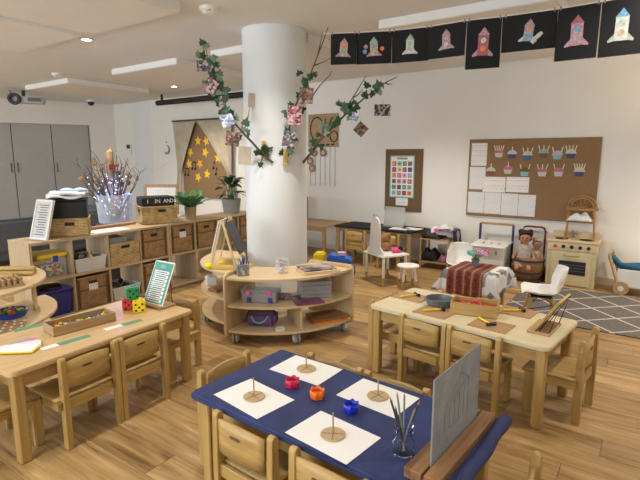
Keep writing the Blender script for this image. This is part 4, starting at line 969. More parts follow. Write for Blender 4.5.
# ------------------------------------------------------------------ ivy branches on the column
def ivy_leaf(sz):
    b = BM(); out = [(0, 0), (.28, -.10), (.55, .12), (.36, .30), (.46, .55), (.20, .56), (0, 1.0), (-.20, .56), (-.46, .55), (-.36, .30), (-.55, .12), (-.28, -.10)]
    c = b.verts.new((0, .3 * sz, .06 * sz)); V = [b.verts.new((x * sz, y * sz, -.05 * sz * abs(x))) for x, y in out]
    for i in range(len(V)): b.faces.new((c, V[i], V[(i + 1) % len(V)]))
    return mesh(b, 'leaf')
IV = [ivy_leaf(.085), ivy_leaf(.062), ivy_leaf(.072)]
for m, k in zip(IV, ('leaf_ivy', 'leaf_ivy', 'leaf_dark')): m.materials.append(MATS[k])
IVP = ivy_leaf(.07); IVP.materials.append(MATS['leaf_pale'])
def ivy(label, pts, rad, twigs, leaves, spread=.05, seed=1):
    r = random.Random(seed); g = thing('ivy_branch', label, 'branch', (0, 0, 0))
    g.location = (0, -.012, 0)
    n = len(pts); b = BM(); tube(b, pts, [rad * (1 - .75 * i / (n - 1)) for i in range(n)], 7); O('main_stem', b, 'bark', g, smooth=True)
    for tw in twigs:
        b = BM(); tube(b, tw, [rad * .55] + [rad * .35] * (len(tw) - 2) + [rad * .15], 5); O('twig', b, 'bark', g, smooth=True)
    for (f, k) in leaves:
        i = min(int(f * (n - 1)), n - 2); q = Vector(pts[i]).lerp(Vector(pts[i + 1]), f * (n - 1) - i)
        for j in range(k):
            d = Vector((r.gauss(0, spread), r.uniform(-.06, .0), r.gauss(0, spread)))
            O('leaf', IVP if r.random() < .18 else r.choice(IV), None, g, q + d, (R(90 + r.uniform(-40, 40)), R(r.uniform(-70, 70)), R(r.uniform(-35, 35))))
    return g
ivy('ivy covered branch leaning out from the column towards the curtain', [(-0.456, 4.685, 1.496), (-0.542, 4.676, 1.567), (-0.631, 4.622, 1.677), (-0.713, 4.590, 1.768), (-0.812, 4.557, 1.885), (-0.898, 4.557, 2.019), (-0.947, 4.557, 2.196), (-0.996, 4.557, 2.343), (-1.031, 4.557, 2.429), (-1.047, 4.557, 2.505), (-1.025, 4.557, 2.516), (-1.009, 4.557, 2.429)], .013,
    [[(-0.713, 4.590, 1.768), (-0.673, 4.600, 1.886), (-0.651, 4.622, 2.017)], [(-0.542, 4.676, 1.567), (-0.564, 4.655, 1.496), (-0.542, 4.655, 1.431)]],
    [(.08, 5), (.12, 3), (.27, 4), (.36, 4), (.42, 8), (.47, 8), (.52, 8), (.57, 7), (.62, 5), (.68, 5), (.8, 3)], .04, 3)
ivy('tall bare tipped branch with ivy climbing the front of the column', [(-0.315, 4.725, 1.550), (-0.307, 4.714, 1.631), (-0.296, 4.698, 1.795), (-0.257, 4.633, 1.957), (-0.182, 4.600, 2.108), (-0.091, 4.579, 2.282), (-0.018, 4.557, 2.455), (0.033, 4.557, 2.581), (0.072, 4.557, 2.689)], .013,
    [[(-0.054, 4.568, 2.364), (0.033, 4.568, 2.396), (0.098, 4.557, 2.429)], [(-0.098, 4.579, 2.060), (0.000, 4.557, 2.190), (0.087, 4.557, 2.277), (0.108, 4.546, 2.320)], [(-0.018, 4.557, 2.455), (-0.000, 4.557, 2.537), (0.022, 4.557, 2.646)]],
    [(.12, 4), (.2, 4), (.3, 3), (.36, 4), (.5, 4), (.58, 5), (.64, 2)], .05, 5)
ivy('forked ivy branch leaning from the column towards the back wall', [(-0.168, 4.883, 1.496), (-0.098, 4.796, 1.574), (-0.020, 4.709, 1.690), (0.114, 4.665, 1.820), (0.235, 4.665, 1.940), (0.394, 4.665, 2.075), (0.513, 4.665, 2.166), (0.605, 4.665, 2.229), (0.716, 4.665, 2.282)], .014,
    [[(0.222, 4.665, 1.930), (0.260, 4.665, 2.017), (0.304, 4.665, 2.092), (0.358, 4.665, 2.179), (0.427, 4.665, 2.291)], [(0.304, 4.665, 2.092), (0.358, 4.665, 2.125), (0.401, 4.665, 2.179)], [(0.605, 4.665, 2.229), (0.640, 4.665, 2.212), (0.673, 4.665, 2.223)]],
    [(.14, 3), (.22, 3), (.34, 4), (.40, 4), (.50, 9), (.56, 4), (.70, 3), (.76, 4)], .035, 8)
def photo(x, y, z, w, h, roll, mat, label, yaw=0, hang=True):
    g = thing('photo_print', label, 'photo', (x, y, z), R(yaw)); T = Matrix.Rotation(R(roll), 4, 'Y')
    b = BM(); box(b, (0, 0, 0), (w, .003, h), 0, T); O('print', b, mat, g)
    b = BM(); box(b, (0, .0025, 0), (w, .002, h), 0, T); O('backing_card', b, 'slate', g)
    b = BM(); tube(b, [(0, 0, h * .45), (.004, .004, h * .5 + .04)], .0012, 4); O('thread', b, 'bark', g)
photo(-1.036, 4.503, 2.353, .13, .095, 0, 'photo_dark', 'purple and yellow photo high on the branch near the curtain')
photo(-0.982, 4.492, 2.179, .11, .12, 35, 'photo_pink', 'tilted dark pink photo on the branch near the curtain')
photo(-0.884, 4.492, 2.033, .05, .12, 10, 'photo_dark', 'narrow dark photo half hidden among ivy near the curtain')
photo(-0.841, 4.481, 1.876, .115, .10, -20, 'photo_blue', 'pale blue photo on the branch near the curtain')
photo(-0.797, 4.481, 1.713, .125, .13, 8, 'photo_warm', 'reddish brown photo hanging lowest near the curtain')
photo(-0.125, 4.514, 2.098, .125, .14, 4, 'photo_warm', 'green brown photo high on the column branch')
photo(-0.233, 4.524, 1.924, .13, .17, 3, 'photo_pink', 'bright pink family photo on the column branch')
photo(-0.288, 4.557, 1.713, .115, .145, 10, 'photo_cool', 'pale grey photo lowest on the column branch')
photo(0.320, 4.611, 1.924, .08, .07, 20, 'photo_blue', 'white and blue star shaped print on the forked branch')
photo(0.382, 4.611, 1.805, .105, .105, 42, 'photo_warm', 'diamond turned brown photo on the forked branch')
photo(0.580, 4.611, 1.979, .15, .105, 0, 'photo_dark', 'dark landscape photo hanging by a thread on the forked branch')
for (x, y, z, w, h, m, lb) in [(-0.542, 4.665, 1.604, .04, .19, 'beech_z', 'small wooden peg plaque tied to the column branch'), (-0.331, 4.671, 1.545, .045, .16, 'beech_z', 'small wooden tag hanging under the grey photo'), (-0.716, 4.644, 1.561, .12, .17, 'canvas', 'cream paper bag hanging below the reddish photo'), (-0.651, 4.731, 2.082, .06, .13, 'canvas', 'cream paper scroll tucked behind the branch'), (-0.694, 4.709, 1.951, .07, .13, 'white_paper', 'white paper square tucked behind the ivy')]:
    b = BM(); box(b, (0, 0, 0), (w, .012, h)); tag(O('hanging_tag', b, m, None, (x, y, z), (0, R(4), 0), bev=.002), lb, 'tag')

# ------------------------------------------------------------------ rocket banner
BZ = 2.38
posts = [(.075, 3.488), (.251, 3.461), (.482, 3.409), (.707, 3.308), (.91, 3.166), (1.10, 3.082), (1.36, 2.93), (1.535, 2.80), (1.70, 2.67), (1.92, 2.53)]
kinds = ['L', 'L', 'L', 'L', 'P', 'L', 'P', 'P', 'P']
plain('rk_pink', (.46, .26, .33), .7, .35, 60); plain('rk_mint', (.34, .44, .33), .7, .3, 60); plain('rk_peach', (.50, .37, .26), .7, .3, 60); plain('rk_white', (.56, .56, .54), .7, .15, 60); plain('rk_blue', (.16, .34, .52), .7, .3, 60); plain('rk_red', (.38, .12, .14), .7, .3, 60); plain('rk_grey', (.32, .36, .38), .7, .3, 50)
RC = [('rk_peach', 'rk_pink', 'rk_pink', 'peach rocket'), ('rk_peach', 'rk_mint', 'rk_pink', 'peach rocket with three coloured dots'), ('rk_white', 'rk_mint', 'rk_white', 'white rocket'), ('rk_pink', 'rk_pink', 'rk_mint', 'pink rocket with mint fins'), ('rk_red', 'rk_pink', 'rk_pink', 'tall red rocket'), ('rk_grey', 'rk_pink', 'rk_white', 'grey rocket with curling white smoke'), ('rk_pink', 'rk_red', 'rk_pink', 'lilac rocket with red nose'), ('rk_white', 'rk_blue', 'rk_mint', 'white rocket with bright blue nose'), ('rk_blue', 'rk_red', 'rk_white', 'blue rocket at the banner end')]
b = BM(); pts = [(-.05, 3.52, CEIL - .08)] + [(x, y, BZ + .004) for x, y in posts] + [(2.3, 2.3, BZ + .01)]
tube(b, [(.02, 3.50, BZ + .01)] + pts[1:], .0022, 5); tag(O('banner_string', b, 'white_plastic'), 'white string carrying the rocket cards below the ceiling', 'string')
for i in range(9):
    p, q = Vector((*posts[i], 0)), Vector((*posts[i + 1], 0)); c = (p + q) / 2; a = math.atan2(q.y - p.y, q.x - p.x); w = (q - p).length
    h = .205 if kinds[i] == 'L' else .29; w = w * (1.0 if kinds[i] == 'L' else .98)
    g = thing('rocket_card', 'black card with a paper %s on the string' % RC[i][3], 'card', (c.x, c.y, BZ), a); g.rotation_euler = (R(4 * ((i % 3) - 1)), 0, a)
    b = BM(); box(b, (0, 0, -h / 2), (w, .002, h)); O('black_card', b, 'black_felt', g)
    bw = .052 if kinds[i] == 'L' else .062; bh = .085 if kinds[i] == 'L' else .12; zc = -h / 2 - .008; yy = -.0022; T = Matrix.Translation((0, yy, zc)) @ Matrix.Rotation(R([4, -2, 1, -4, 2, 6, -1, 1, 2][i]), 4, 'Y')
    bm_, nm_, fm_ = RC[i][:3]
    b = BM(); box(b, (0, 0, 0), (bw, .002, bh), 0, T); body = O('rocket_body', b, bm_, g)
    b = BM(); prism(b, [(-bw * .56, bh / 2), (bw * .56, bh / 2), (0, bh / 2 + bw * .75)], -.001, .001, T @ TXZ); O('rocket_nose', b, nm_, g)
    for s in (-1, 1):
        b = BM(); prism(b, [(s * bw / 2, -bh * .18), (s * bw, -bh * .46), (s * bw * .95, -bh * .55), (s * bw / 2, -bh * .5)], -.001, .001, T @ TXZ); O('rocket_fin', b, fm_, g)
    for k, zz in enumerate((.24, -.16)):
        b = BM(); cyl(b, (0, zz * bh, .0012), bw * .26, .001, 14, None, T @ TXZ); O('porthole', b, ['toy_orange', 'rk_blue', 'rk_mint', 'rk_peach', 'rk_white'][(i + k) % 5], g)
    if i == 1:
        for (dx, dz, m) in ((-.055, .02, 'rk_pink'), (-.062, -.012, 'rk_blue'), (.055, .0, 'toy_orange')): b = BM(); cyl(b, (dx, dz, 0), .014, .002, 14, None, T @ TXZ); O('paper_dot', b, m, g)
    if i == 5:
        b = BM(); tube(b, [(.02, -.003, zc - .055), (.04, -.003, zc - .03), (.062, -.003, zc - .012), (.075, -.003, zc - .002)], [.012, .011, .012, .008], 8)
        for v in b.verts: v.co.y = -.003 + (v.co.y + .003) * .15
        O('paper_smoke', b, 'rk_white', g)
    for s in (-1, 1): b = BM(); box(b, (s * w * .44, 0, .002), (.008, .008, .02)); O('peg_clip', b, 'pencil_grey', g)

# ------------------------------------------------------------------ back wall displays
def wthing(name, label, cat, s, z, t=-.002, grp=None):
    p = ST(s, t, z); return thing(name, label, cat, p, WA, grp)
def wflat(name, mat, s0, s1, z0, z1, t, label, cat, grp=None, th=.004, bev=0):
    p = ST((s0 + s1) / 2, t - th / 2, (z0 + z1) / 2); b = BM(); box(b, (0, 0, 0), (s1 - s0, th, z1 - z0)); return tag(O(name, b, mat, None, p, (0, 0, WA), bev=bev), label, cat, grp)
wflat('notice_board', 'burlap', 2.42, 4.0, .745, 1.785, -.001, 'wide hessian covered notice board with paper cupcakes', 'notice board', th=.03, bev=.004)
PT = -.032
PAPERS = [(2.455, 2.665, 1.43, 1.735, 'print_small', 'upright printed sheet in the upper corner of the notice board'), (2.445, 2.66, 1.11, 1.415, 'print_table', 'upright printed list below the corner sheet'), (2.635, 2.93, 1.08, 1.285, 'print_coloured', 'landscape sheet with coloured print beside the printed list'), (2.94, 3.225, 1.09, 1.29, 'print_coloured', 'landscape sheet with coloured print under the candle cupcakes'),
          (2.44, 2.662, .785, 1.075, 'print_table', 'table sheet at the start of the bottom row, below the printed list'), (2.667, 2.885, .785, 1.075, 'print_table', 'second table sheet of the bottom row'), (2.89, 3.105, .78, 1.07, 'print_table', 'third table sheet of the bottom row'), (3.11, 3.32, .78, 1.065, 'print_table', 'table sheet at the open end of the bottom row')]
for i, (s0, s1, z0, z1, m, lb) in enumerate(PAPERS): wflat('notice_sheet', m, s0, s1, z0, z1, PT - .0025 * (i in (2, 3)), lb, 'paper', th=.002)
CUP = [(2.82, 1.60, 'pink', 'white', 5), (2.99, 1.585, 'white', 'navy', 1), (3.18, 1.57, 'white', 'blue', 3), (3.37, 1.595, 'aqua', 'brown', 3), (3.53, 1.575, 'lilac', 'aqua', 2), (3.68, 1.59, 'white', 'navy', 4), (2.73, 1.36, 'white', 'brown', 1), (2.95, 1.385, 'pink', 'white', 1), (3.16, 1.36, 'brown', 'teal', 2), (3.37, 1.36, 'pink', 'white', 3), (3.56, 1.365, 'pink', 'white', 2), (3.79, 1.37, 'white', 'navy', 5)]
CM = {'pink': 'pink_paper', 'white': 'rk_white', 'navy': 'navy_pap', 'blue': 'blue_pap', 'brown': 'brown_pap', 'aqua': 'aqua', 'lilac': 'lilac', 'teal': 'teal_trim'}
plain('pink_paper', (.55, .17, .27), .8, .15); plain('navy_pap', (.07, .07, .16), .8, .15); plain('blue_pap', (.05, .13, .25), .8, .15); plain('brown_pap', (.22, .09, .05), .8, .2); plain('candle_paper', (.78, .70, .50), .8, .05)
for i, (s, z, fr, cs, n) in enumerate(CUP):
    g = wthing('paper_cupcake', 'paper cupcake, %s top in %s case, %s' % (fr, cs, ['five candles, beside the corner sheet', 'one candle, upper row', 'three candles, upper row', 'three candles, upper row', 'two candles, upper row', 'four candles, end of upper row', 'one candle, beside the printed list', 'one candle, above a landscape sheet', 'two candles, above a landscape sheet', 'three candles, lower row', 'two candles, lower row', 'five candles, end of lower row'][i]), 'paper cupcake', s, z, PT)
    b = BM(); prism(b, [(-.055, .0), (.055, .0), (.04, -.055), (-.04, -.055)], 0, .002, TXZ); O('cake_case', b, CM[cs], g)
    b = BM(); prism(b, [(.062 * math.cos(R(a)), .055 * math.sin(R(a))) for a in range(0, 181, 20)], .002, .004, TXZ); O('frosting', b, CM[fr], g)
    for k in range(n):
        x = 0 if n == 1 else -.045 + .09 * k / (n - 1); b = BM(); prism(b, [(x * 1.0 - .006, .035), (x + .006, .035), (x * 1.35 + .006, .10), (x * 1.35 - .006, .10)], .004, .006, TXZ); O('candle', b, 'candle_paper', g)
wflat('poster_backing', 'burlap_dark', 1.13, 1.74, .73, 1.665, -.001, 'tall dark hessian panel behind the picture grid poster', 'display panel', th=.012)
g = wthing('grid_poster', 'white poster with a grid of small coloured pictures, teal border', 'poster', 1.412, 1.255, -.014)
b = BM(); box(b, (0, -.001, 0), (.40, .002, .63)); O('border', b, 'teal_trim', g); b = BM(); box(b, (0, -.003, 0), (.365, .002, .595)); O('sheet', b, 'white_paper', g)
pal = ['toy_red', 'aqua', 'toy_green', 'rk_red', 'navy_pap', 'lid_yellow', 'purple_bag', 'clip_blue', 'toy_orange', 'pink', 'lilac', 'rk_mint', 'slate', 'rk_pink', 'rk_peach', 'toy_red', 'toy_green', 'magenta_print', 'card_green', 'rk_grey', 'teal_trim', 'pencil_grey', 'brown_pap', 'toy_orange']
for i in range(24):
    b = BM(); box(b, (-.129 + .086 * (i % 4), -.0048, .195 - .088 * (i // 4)), (.068, .0016, .068)); t = O('picture_tile', b, pal[i], g)
    b = BM(); cyl(b, (-.129 + .086 * (i % 4) + .006 * (i % 3 - 1), -(.195 - .088 * (i // 4)), 0), .017, .0014, 8, None, Matrix.Translation((0, -.0056, 0)) @ Matrix.Rotation(R(-90), 4, 'X') @ Matrix.Rotation(PI, 4, 'X') @ Matrix.Diagonal((1, -1, 1, 1)) if False else Matrix.Translation((0, -.0056, 0)) @ Matrix.Rotation(R(90), 4, 'X') @ Matrix.Diagonal((1, -1, 1, 1))); O('picture_motif', b, pal[(i * 7 + 5) % 24], t)
b = BM(); box(b, (0, -.0048, .272), (.17, .0016, .028)); O('title_strip', b, 'tray_wood', g)
wflat('small_card', 'print_small', 1.32, 1.52, .82, .935, -.014, 'small white card pinned below the grid poster', 'card', th=.002)
# curtain canopy with stars and notes
wflat('star_board', 'burlap', -3.60, -2.30, .72, 2.22, -.001, 'brown hessian panel with yellow stars behind the cream curtains', 'display panel', th=.02)
def star(s, z, r, m, rot, lb):
    g = wthing('paper_star', lb, 'star', s, z, -.022)
    b = BM(); prism(b, [((r if k % 2 == 0 else r * .45) * math.cos(R(90 + 36 * k + rot)), (r if k % 2 == 0 else r * .45) * math.sin(R(90 + 36 * k + rot))) for k in range(10)], 0, .004, TXZ); O('star_shape', b, m, g)
for i, (s, z, wh) in enumerate([(-3.10, 1.87, 'at the top, nearer the moon'), (-2.86, 1.86, 'at the top, nearer the column'), (-3.35, 1.65, 'below the curtain fold'), (-2.90, 1.64, 'in the second row near the column'), (-2.54, 1.53, 'beside the curtain nearest the column'), (-3.40, 1.41, 'above the pair of music notes'), (-3.07, 1.41, 'in the middle, orange'), (-3.14, 1.14, 'lowest on the panel'), (-2.87, 1.21, 'low, beside a single note')]):
    star(s, z, .105, 'star_orange' if i == 6 else 'star_yellow', i * 17, '%s paper star on the hessian panel, %s' % ('orange' if i == 6 else 'yellow', wh))
for i, (s, z, dbl, wh) in enumerate([(-3.48, 1.24, 1, 'lower double'), (-3.25, 1.37, 1, 'upper double'), (-2.67, 1.39, 0, 'upper single'), (-2.61, 1.27, 0, 'lower single')]):
    g = wthing('music_note', 'black paper music note on the hessian panel, %s one' % wh, 'paper note', s, z, -.022); T = TXZ
    b = BM()
    for x in ((-.045, .045) if dbl else (0,)): prism(b, [(x + .0, -.06), (x + .012, -.06), (x + .012, .08), (x, .08)], 0, .004, T); cyl(b, (x - .012, -.06, 0), .028, .004, 12, None, T)
    if dbl: prism(b, [(-.045, .06), (.057, .06), (.057, .085), (-.045, .085)], 0, .0045, T)
    else: prism(b, [(.012, .08), (.05, .03), (.045, .02), (.012, .05)], 0, .0045, T)
    O('note_shape', b, 'black_felt', g)
g = wthing('curtain_canopy', 'cream fabric curtains parted over the hessian panel', 'curtain', -2.93, 2.26, -.06)
def drape(x_top0, x_top1, x_tie, z_tie, x_b0, x_b1, z_b):
    b = BM()
    def fn(u, v):
        z = -v * (2.26 - z_b); zt = z_tie - 2.26
        if z > zt:
            k = z / zt; k = k ** .9; x0 = x_top0 + (x_tie - .05 - x_top0) * k; x1 = x_top1 + (x_tie + .05 - x_top1) * k
        else:
            k = (zt - z) / (zt - (z_b - 2.26)); x0 = x_tie - .05 + (x_b0 - x_tie + .05) * k; x1 = x_tie + .05 + (x_b1 - x_tie - .05) * k
        return Vector((x0 + (x1 - x0) * u, .012 * math.sin(u * 22) - .02 - .02 * math.sin(u * 9), z))
    grid(b, fn, 30, 24); return b
o = O('curtain_panel', drape(-.86, -.14, -.72, 1.22, -.86, -.68, .78), 'canvas', g, smooth=True); solidify(o, .004)
o = O('curtain_panel', drape(-.14, .86, .76, 1.22, .62, .9, .74), 'canvas', g, smooth=True); solidify(o, .004)
b = BM(); tube(b, [(-.9, 0, .02), (.9, 0, .02)], .016, 8); O('curtain_rod', b, 'bark', g)
# moon, control panel
g = wthing('moon_ornament', 'small grey crescent moon ornament on the white wall', 'ornament', -4.12, 1.70, -.002)
b = BM(); pts = [(.10 * math.cos(R(a)), .10 * math.sin(R(a))) for a in range(-130, 91, 20)] + [(-.02 + .08 * math.cos(R(a)), .02 + .075 * math.sin(R(a))) for a in range(80, -131, -21)]; prism(b, pts, 0, .012, TXZ); O('moon', b, 'pencil_grey', g)
b = BM(); cyl(b, (.0, .16, 0), .018, .01, 5, None, TXZ); O('star', b, 'pencil_grey', g)
b = BM(); tube(b, [ST(-4.12 - 1.2 * k / 10, -.006, 1.42 - .25 * math.sin(PI * k / 10) + .02 * k) for k in range(11)], .004, 4); tag(O('light_string', b, 'pram_white'), 'thin white string of lights sagging from the moon to the pier', 'string')
m = (PIL + PK) / 2; d = (PK - PIL).normalized(); inn = Vector((-d.y, d.x, 0)); q = m + inn * .002 - d * .12
g = thing('control_panel', 'small white wall control panel with a dark screen', 'control panel', (q.x, q.y, 1.72), math.atan2(-d.y, -d.x))
b = BM(); box(b, (0, -.012, 0), (.16, .024, .26)); O('housing', b, 'white_plastic', g, bev=.005); b = BM(); box(b, (0, -.025, .065), (.11, .003, .09)); O('screen', b, 'black_gloss', g)
# wooden hanging sign with strings and medallions
g = wthing('wooden_sign', 'square wooden sign with looping black lettering near the column', 'sign', -.04, 1.98, -.002)
b = BM(); box(b, (0, -.008, 0), (.60, .016, .54)); O('board', b, 'tray_wood', g, bev=.003)
for k, st in enumerate([[(-.12 + .13 * math.cos(R(a)), .03 + .19 * math.sin(R(a))) for a in range(0, 361, 20)], [(.03, -.02), (.05, .20), (.10, .02), (.16, .17), (.20, .21)], [(.22 + .07 * math.cos(R(a)), -.10 + .09 * math.sin(R(a))) for a in range(0, 361, 30)]]):
    b = BM(); tube(b, [(x, -.018, z) for x, z in st], .009, 6); O('lettering_stroke', b, 'black', g)
b = BM()
for k in range(5): 
    b = BM(); box(b, (-.2 + .1 * k, -.018, -.23), (.06, .004, .03)); O('painted_dash', b, 'black', g)
for k in range(6):
    s = -.30 + .10 * k; b = BM(); tube(b, [ST(s, -.012, 1.71), ST(s, -.012, 1.07)], .0035, 4); tag(O('hanging_string', b, 'pencil_grey'), 'thin grey string hanging below the wooden sign', 'string', 'strings below the wooden sign')
for i, (s, z) in enumerate([(-.22, 1.62), (-.03, 1.62), (-.26, 1.36), (-.30, 1.48)]):
    g = wthing('medallion', 'small round wooden medallion with a pale centre, %s' % ['under the sign by the column', 'under the middle of the sign', 'lowest on its string', 'second lowest on its string'][i], 'medallion', s, z, -.016); b = BM(); cyl(b, (0, 0, 0), .065, .010, 20, None, TXZ); O('disc', b, 'walnut', g); b = BM(); cyl(b, (0, 0, .010), .035, .003, 16, None, TXZ); O('centre', b, 'canvas', g)

# ------------------------------------------------------------------ tables along the back wall
def plain_table(name, label, s0, s1, t0, t1, h, top, legm, th=.025, leg=.05):
    p = ST((s0 + s1) / 2, (t0 + t1) / 2); g = thing(name, label, 'table', p, WA); L, W = s1 - s0, t1 - t0
    b = BM(); box(b, (0, 0, h - th / 2), (L, W, th)); O('table_top', b, top, g, bev=.004)
    for sx in (-1, 1):
        for sy in (-1, 1):
            b = BM(); box(b, (sx * (L / 2 - leg * .7), sy * (W / 2 - leg * .7), (h - th) / 2), (leg, leg, h - th)); O('leg', b, legm, g, bev=.003)
    for sy in (-1, 1):
        b = BM(); box(b, (0, sy * (W / 2 - leg * .7), h - th - .035), (L - 2.2 * leg, .02, .06)); O('apron', b, legm if legm != 'beech_z' else 'beech_x', g)
    return g
plain_table('black_table', 'low table with black covered top under the grid poster', .60, 1.86, -.62, -.06, .52, 'black_felt', 'walnut_pale')
plain_table('side_table', 'plain grey-brown wooden table beside the column at the back wall', -.95, .55, -.82, -.16, .52, 'tray_wood', 'tray_wood')
g = wthing('clear_stand', 'clear plastic sheet stand on the black covered table', 'stand', 1.40, .521, -.24)
b = BM(); box(b, (0, 0, .15), (.33, .006, .29), 0, Matrix.Rotation(R(-10), 4, 'X')); O('sheet', b, 'film', g); b = BM(); box(b, (0, -.02, .004), (.33, .12, .008)); O('foot', b, 'clear_plastic', g)
g = wthing('pen_pot', 'small clear pot with green and white pens on the black table', 'pot', 1.16, .521, -.33)
b = BM(); lathe(b, [(0, 0), (.03, 0), (.034, .07), (.031, .07), (.028, .004), (0, .004)], 16); O('pot', b, 'film', g)
for i in range(5): b = BM(); tube(b, [(0, 0, .005), (rs.uniform(-.06, .06), rs.uniform(-.03, .03), rs.uniform(.13, .2))], .005, 5); O('pen', b, ['toy_green', 'white_plastic', 'walnut', 'pencil_grey', 'leaf_fern'][i], g)
for s, t, a, lb in ((1.58, -.40, 8, 'white paper sheet on the black table beside the clear stand'), (1.74, -.30, -10, 'white paper sheet on the black table towards the clothes rack')):
    p = ST(s, t); flat('paper_sheet', p.x, p.y, .5205, .26, .19, WA + R(a), 'white_paper', lb, 'paper', th=.004)
g = wthing('wooden_box', 'tall brown wooden box on the plain table beside the column', 'box', -.27, .521, -.45)
b = BM(); box(b, (0, 0, .19), (.34, .2, .38)); O('box_body', b, 'tray_wood', g, bev=.004); b = BM(); box(b, (0, -.101, .13), (.30, .004, .006)); O('panel_line', b, 'walnut', g)
g = wthing('wooden_hoop', 'round wooden hoop standing on the tall wooden box', 'hoop', -.37, .902, -.45)
b = BM(); tube(b, [(.11 * math.cos(R(a)), 0, .125 + .12 * math.sin(R(a))) for a in range(0, 361, 15)], .012, 6); O('hoop_ring', b, 'walnut', g, smooth=True); b = BM(); box(b, (0, 0, .008), (.1, .06, .016)); O('foot', b, 'walnut', g)

# clothes rack
g = wthing('clothes_rack', 'low wooden rack heaped with dressing-up clothes', 'rack', 2.14, 0, -.30)
for sx in (-1, 1):
    for sy in (-1, 1): b = BM(); box(b, (sx * .20, sy * .15, .22), (.022, .022, .44)); O('post', b, 'walnut_pale', g)
for z in (.10, .42):
    b = BM(); box(b, (0, 0, z), (.42, .32, .016)); O('rack_shelf', b, 'walnut_pale', g)
def heap(w, d, h, seed, nu=16, nv=14):
    r = random.Random(seed); ph = [r.uniform(0, 6) for _ in range(6)]; b = BM()
    def fn(u, v):
        x, y = (u - .5) * w, (v - .5) * d; e = max(0, 1 - (2 * abs(u - .5)) ** 4) * max(0, 1 - (2 * abs(v - .5)) ** 4)
        return Vector((x, y, h * e * (.75 + .18 * math.sin(7 * u + ph[0]) * math.cos(6 * v + ph[1]) + .12 * math.sin(15 * u + ph[2] + 4 * v))))
    grid(b, fn, nu, nv); return b
HP = []
for i, (ds, dt, z, w, d, h, m, lb) in enumerate([(-.08, 0, .43, .30, .30, .14, 'black', 'black garment on top of the low clothes rack'), (.06, .03, .49, .36, .28, .13, 'white_cloth', 'white garment heaped highest on the clothes rack'), (.02, -.1, .55, .10, .08, .035, 'pink', 'pink garment peeking from the clothes heap'), (-.10, 0, .11, .26, .28, .2, 'black_felt', 'black clothes bundle on the lower rack shelf'), (.12, 0, .11, .18, .28, .13, 'magenta_print', 'dark red clothes bundle on the lower rack shelf')]):
    p = ST(2.14 + ds, -.30 + dt, z); o = tag(O('garment', heap(w, d, h, i), m, None, p, (0, 0, WA), smooth=True), lb, 'clothes'); solidify(o, .006)
b = BM()
def hang(u, v):
    x = .03 * math.sin(6 * u) + .012 * math.sin(15 * u + 5 * v); 
    if v < .3: return Vector((-.18 + .2 * v / .3, (u - .5) * .30, .06 - .02 * (v / .3)))
    k = (v - .3) / .7; return Vector((.03 + .05 * k + x * k, (u - .5) * (.30 + .10 * k), .04 - .36 * k))
grid(b, hang, 18, 16); p = ST(2.36, -.30, .52); o = tag(O('garment', b, 'clothes_mix', None, p, (0, 0, WA), smooth=True), 'navy and white patterned cape hanging off the rack end', 'clothes'); solidify(o, .005)

# ------------------------------------------------------------------ white vanity, stool, plush
VX, VY, VA = .83, 5.93, R(28)
g = thing('toy_vanity', 'white play vanity table with a rounded rocket shaped back board', 'table', (VX, VY, 0), VA)
b = BM(); box(b, (0, 0, .358), (.40, .44, .022)); O('table_top', b, 'white_paint', g, bev=.006, seg=2)
for sx in (-1, 1):
    for sy in (-1, 1):
        b = BM(); cyl(b, (sx * .165, sy * .185, .10), .019, .248, 14); l_ = O('leg', b, 'white_paint', g, smooth=True); b = BM(); cyl(b, (sx * .165, sy * .185, 0), .017, .10, 14); O('leg_tip', b, 'beech_z', l_, smooth=True)
b = BM(); out = []
for k in range(25):
    t = k / 24 * PI; out.append((.105 * math.cos(t) ** 1 if True else 0, .30 + .16 * math.sin(t)))
prof = [(.19, 0), (.17, .05), (.115, .09), (.105, .20)] + out + [(-.105, .20), (-.115, .09), (-.17, .05), (-.19, 0)]
prism(b, prof, -.008, .008, Matrix.Translation((-.165, .0, .370)) @ Matrix.Rotation(R(90), 4, 'Z') @ TXZ); O('back_board', b, 'white_paint', g, bev=.004, seg=2)
g = thing('plush_toy', 'brown plush toy sitting on the white play vanity', 'plush toy', loc_of(Vector((VX, VY, 0)), VA, .06, .09, .369), 2.2)
b = BM(); ball(b, (0, 0, .07), .075, 14, 10, (1, .9, 1)); ball(b, (0, .0, .17), .06, 14, 10); O('body', b, 'plush', g, smooth=True)
for s in (-1, 1):
    b = BM(); ball(b, (s * .05, 0, .215), .022, 8, 6); O('ear', b, 'plush', g, smooth=True); b = BM(); ball(b, (s * .05, -.07, .02), .03, 8, 6, (1, 1.6, .8)); O('foot', b, 'plush', g, smooth=True)
g = thing('pink_bag', 'small bright pink bag on the white play vanity', 'bag', loc_of(Vector((VX, VY, 0)), VA, .10, -.08, .369), R(20))
b = BM(); box(b, (0, 0, .035), (.13, .08, .07)); O('bag_body', b, 'pink', g, bev=.02, seg=3, smooth=True); b = BM(); box(b, (.045, 0, .05), (.06, .085, .05)); O('dark_flap', b, 'black', g, bev=.012, seg=2)
g = thing('round_stool', 'small round white stool with wooden leg tips', 'stool', (1.055, 5.62, 0), .5)
b = BM(); lathe(b, [(0, .252), (.11, .252), (.128, .258), (.132, .268), (.128, .278), (.11, .281), (0, .277)], 28); O('seat', b, 'white_paint', g, smooth=True)
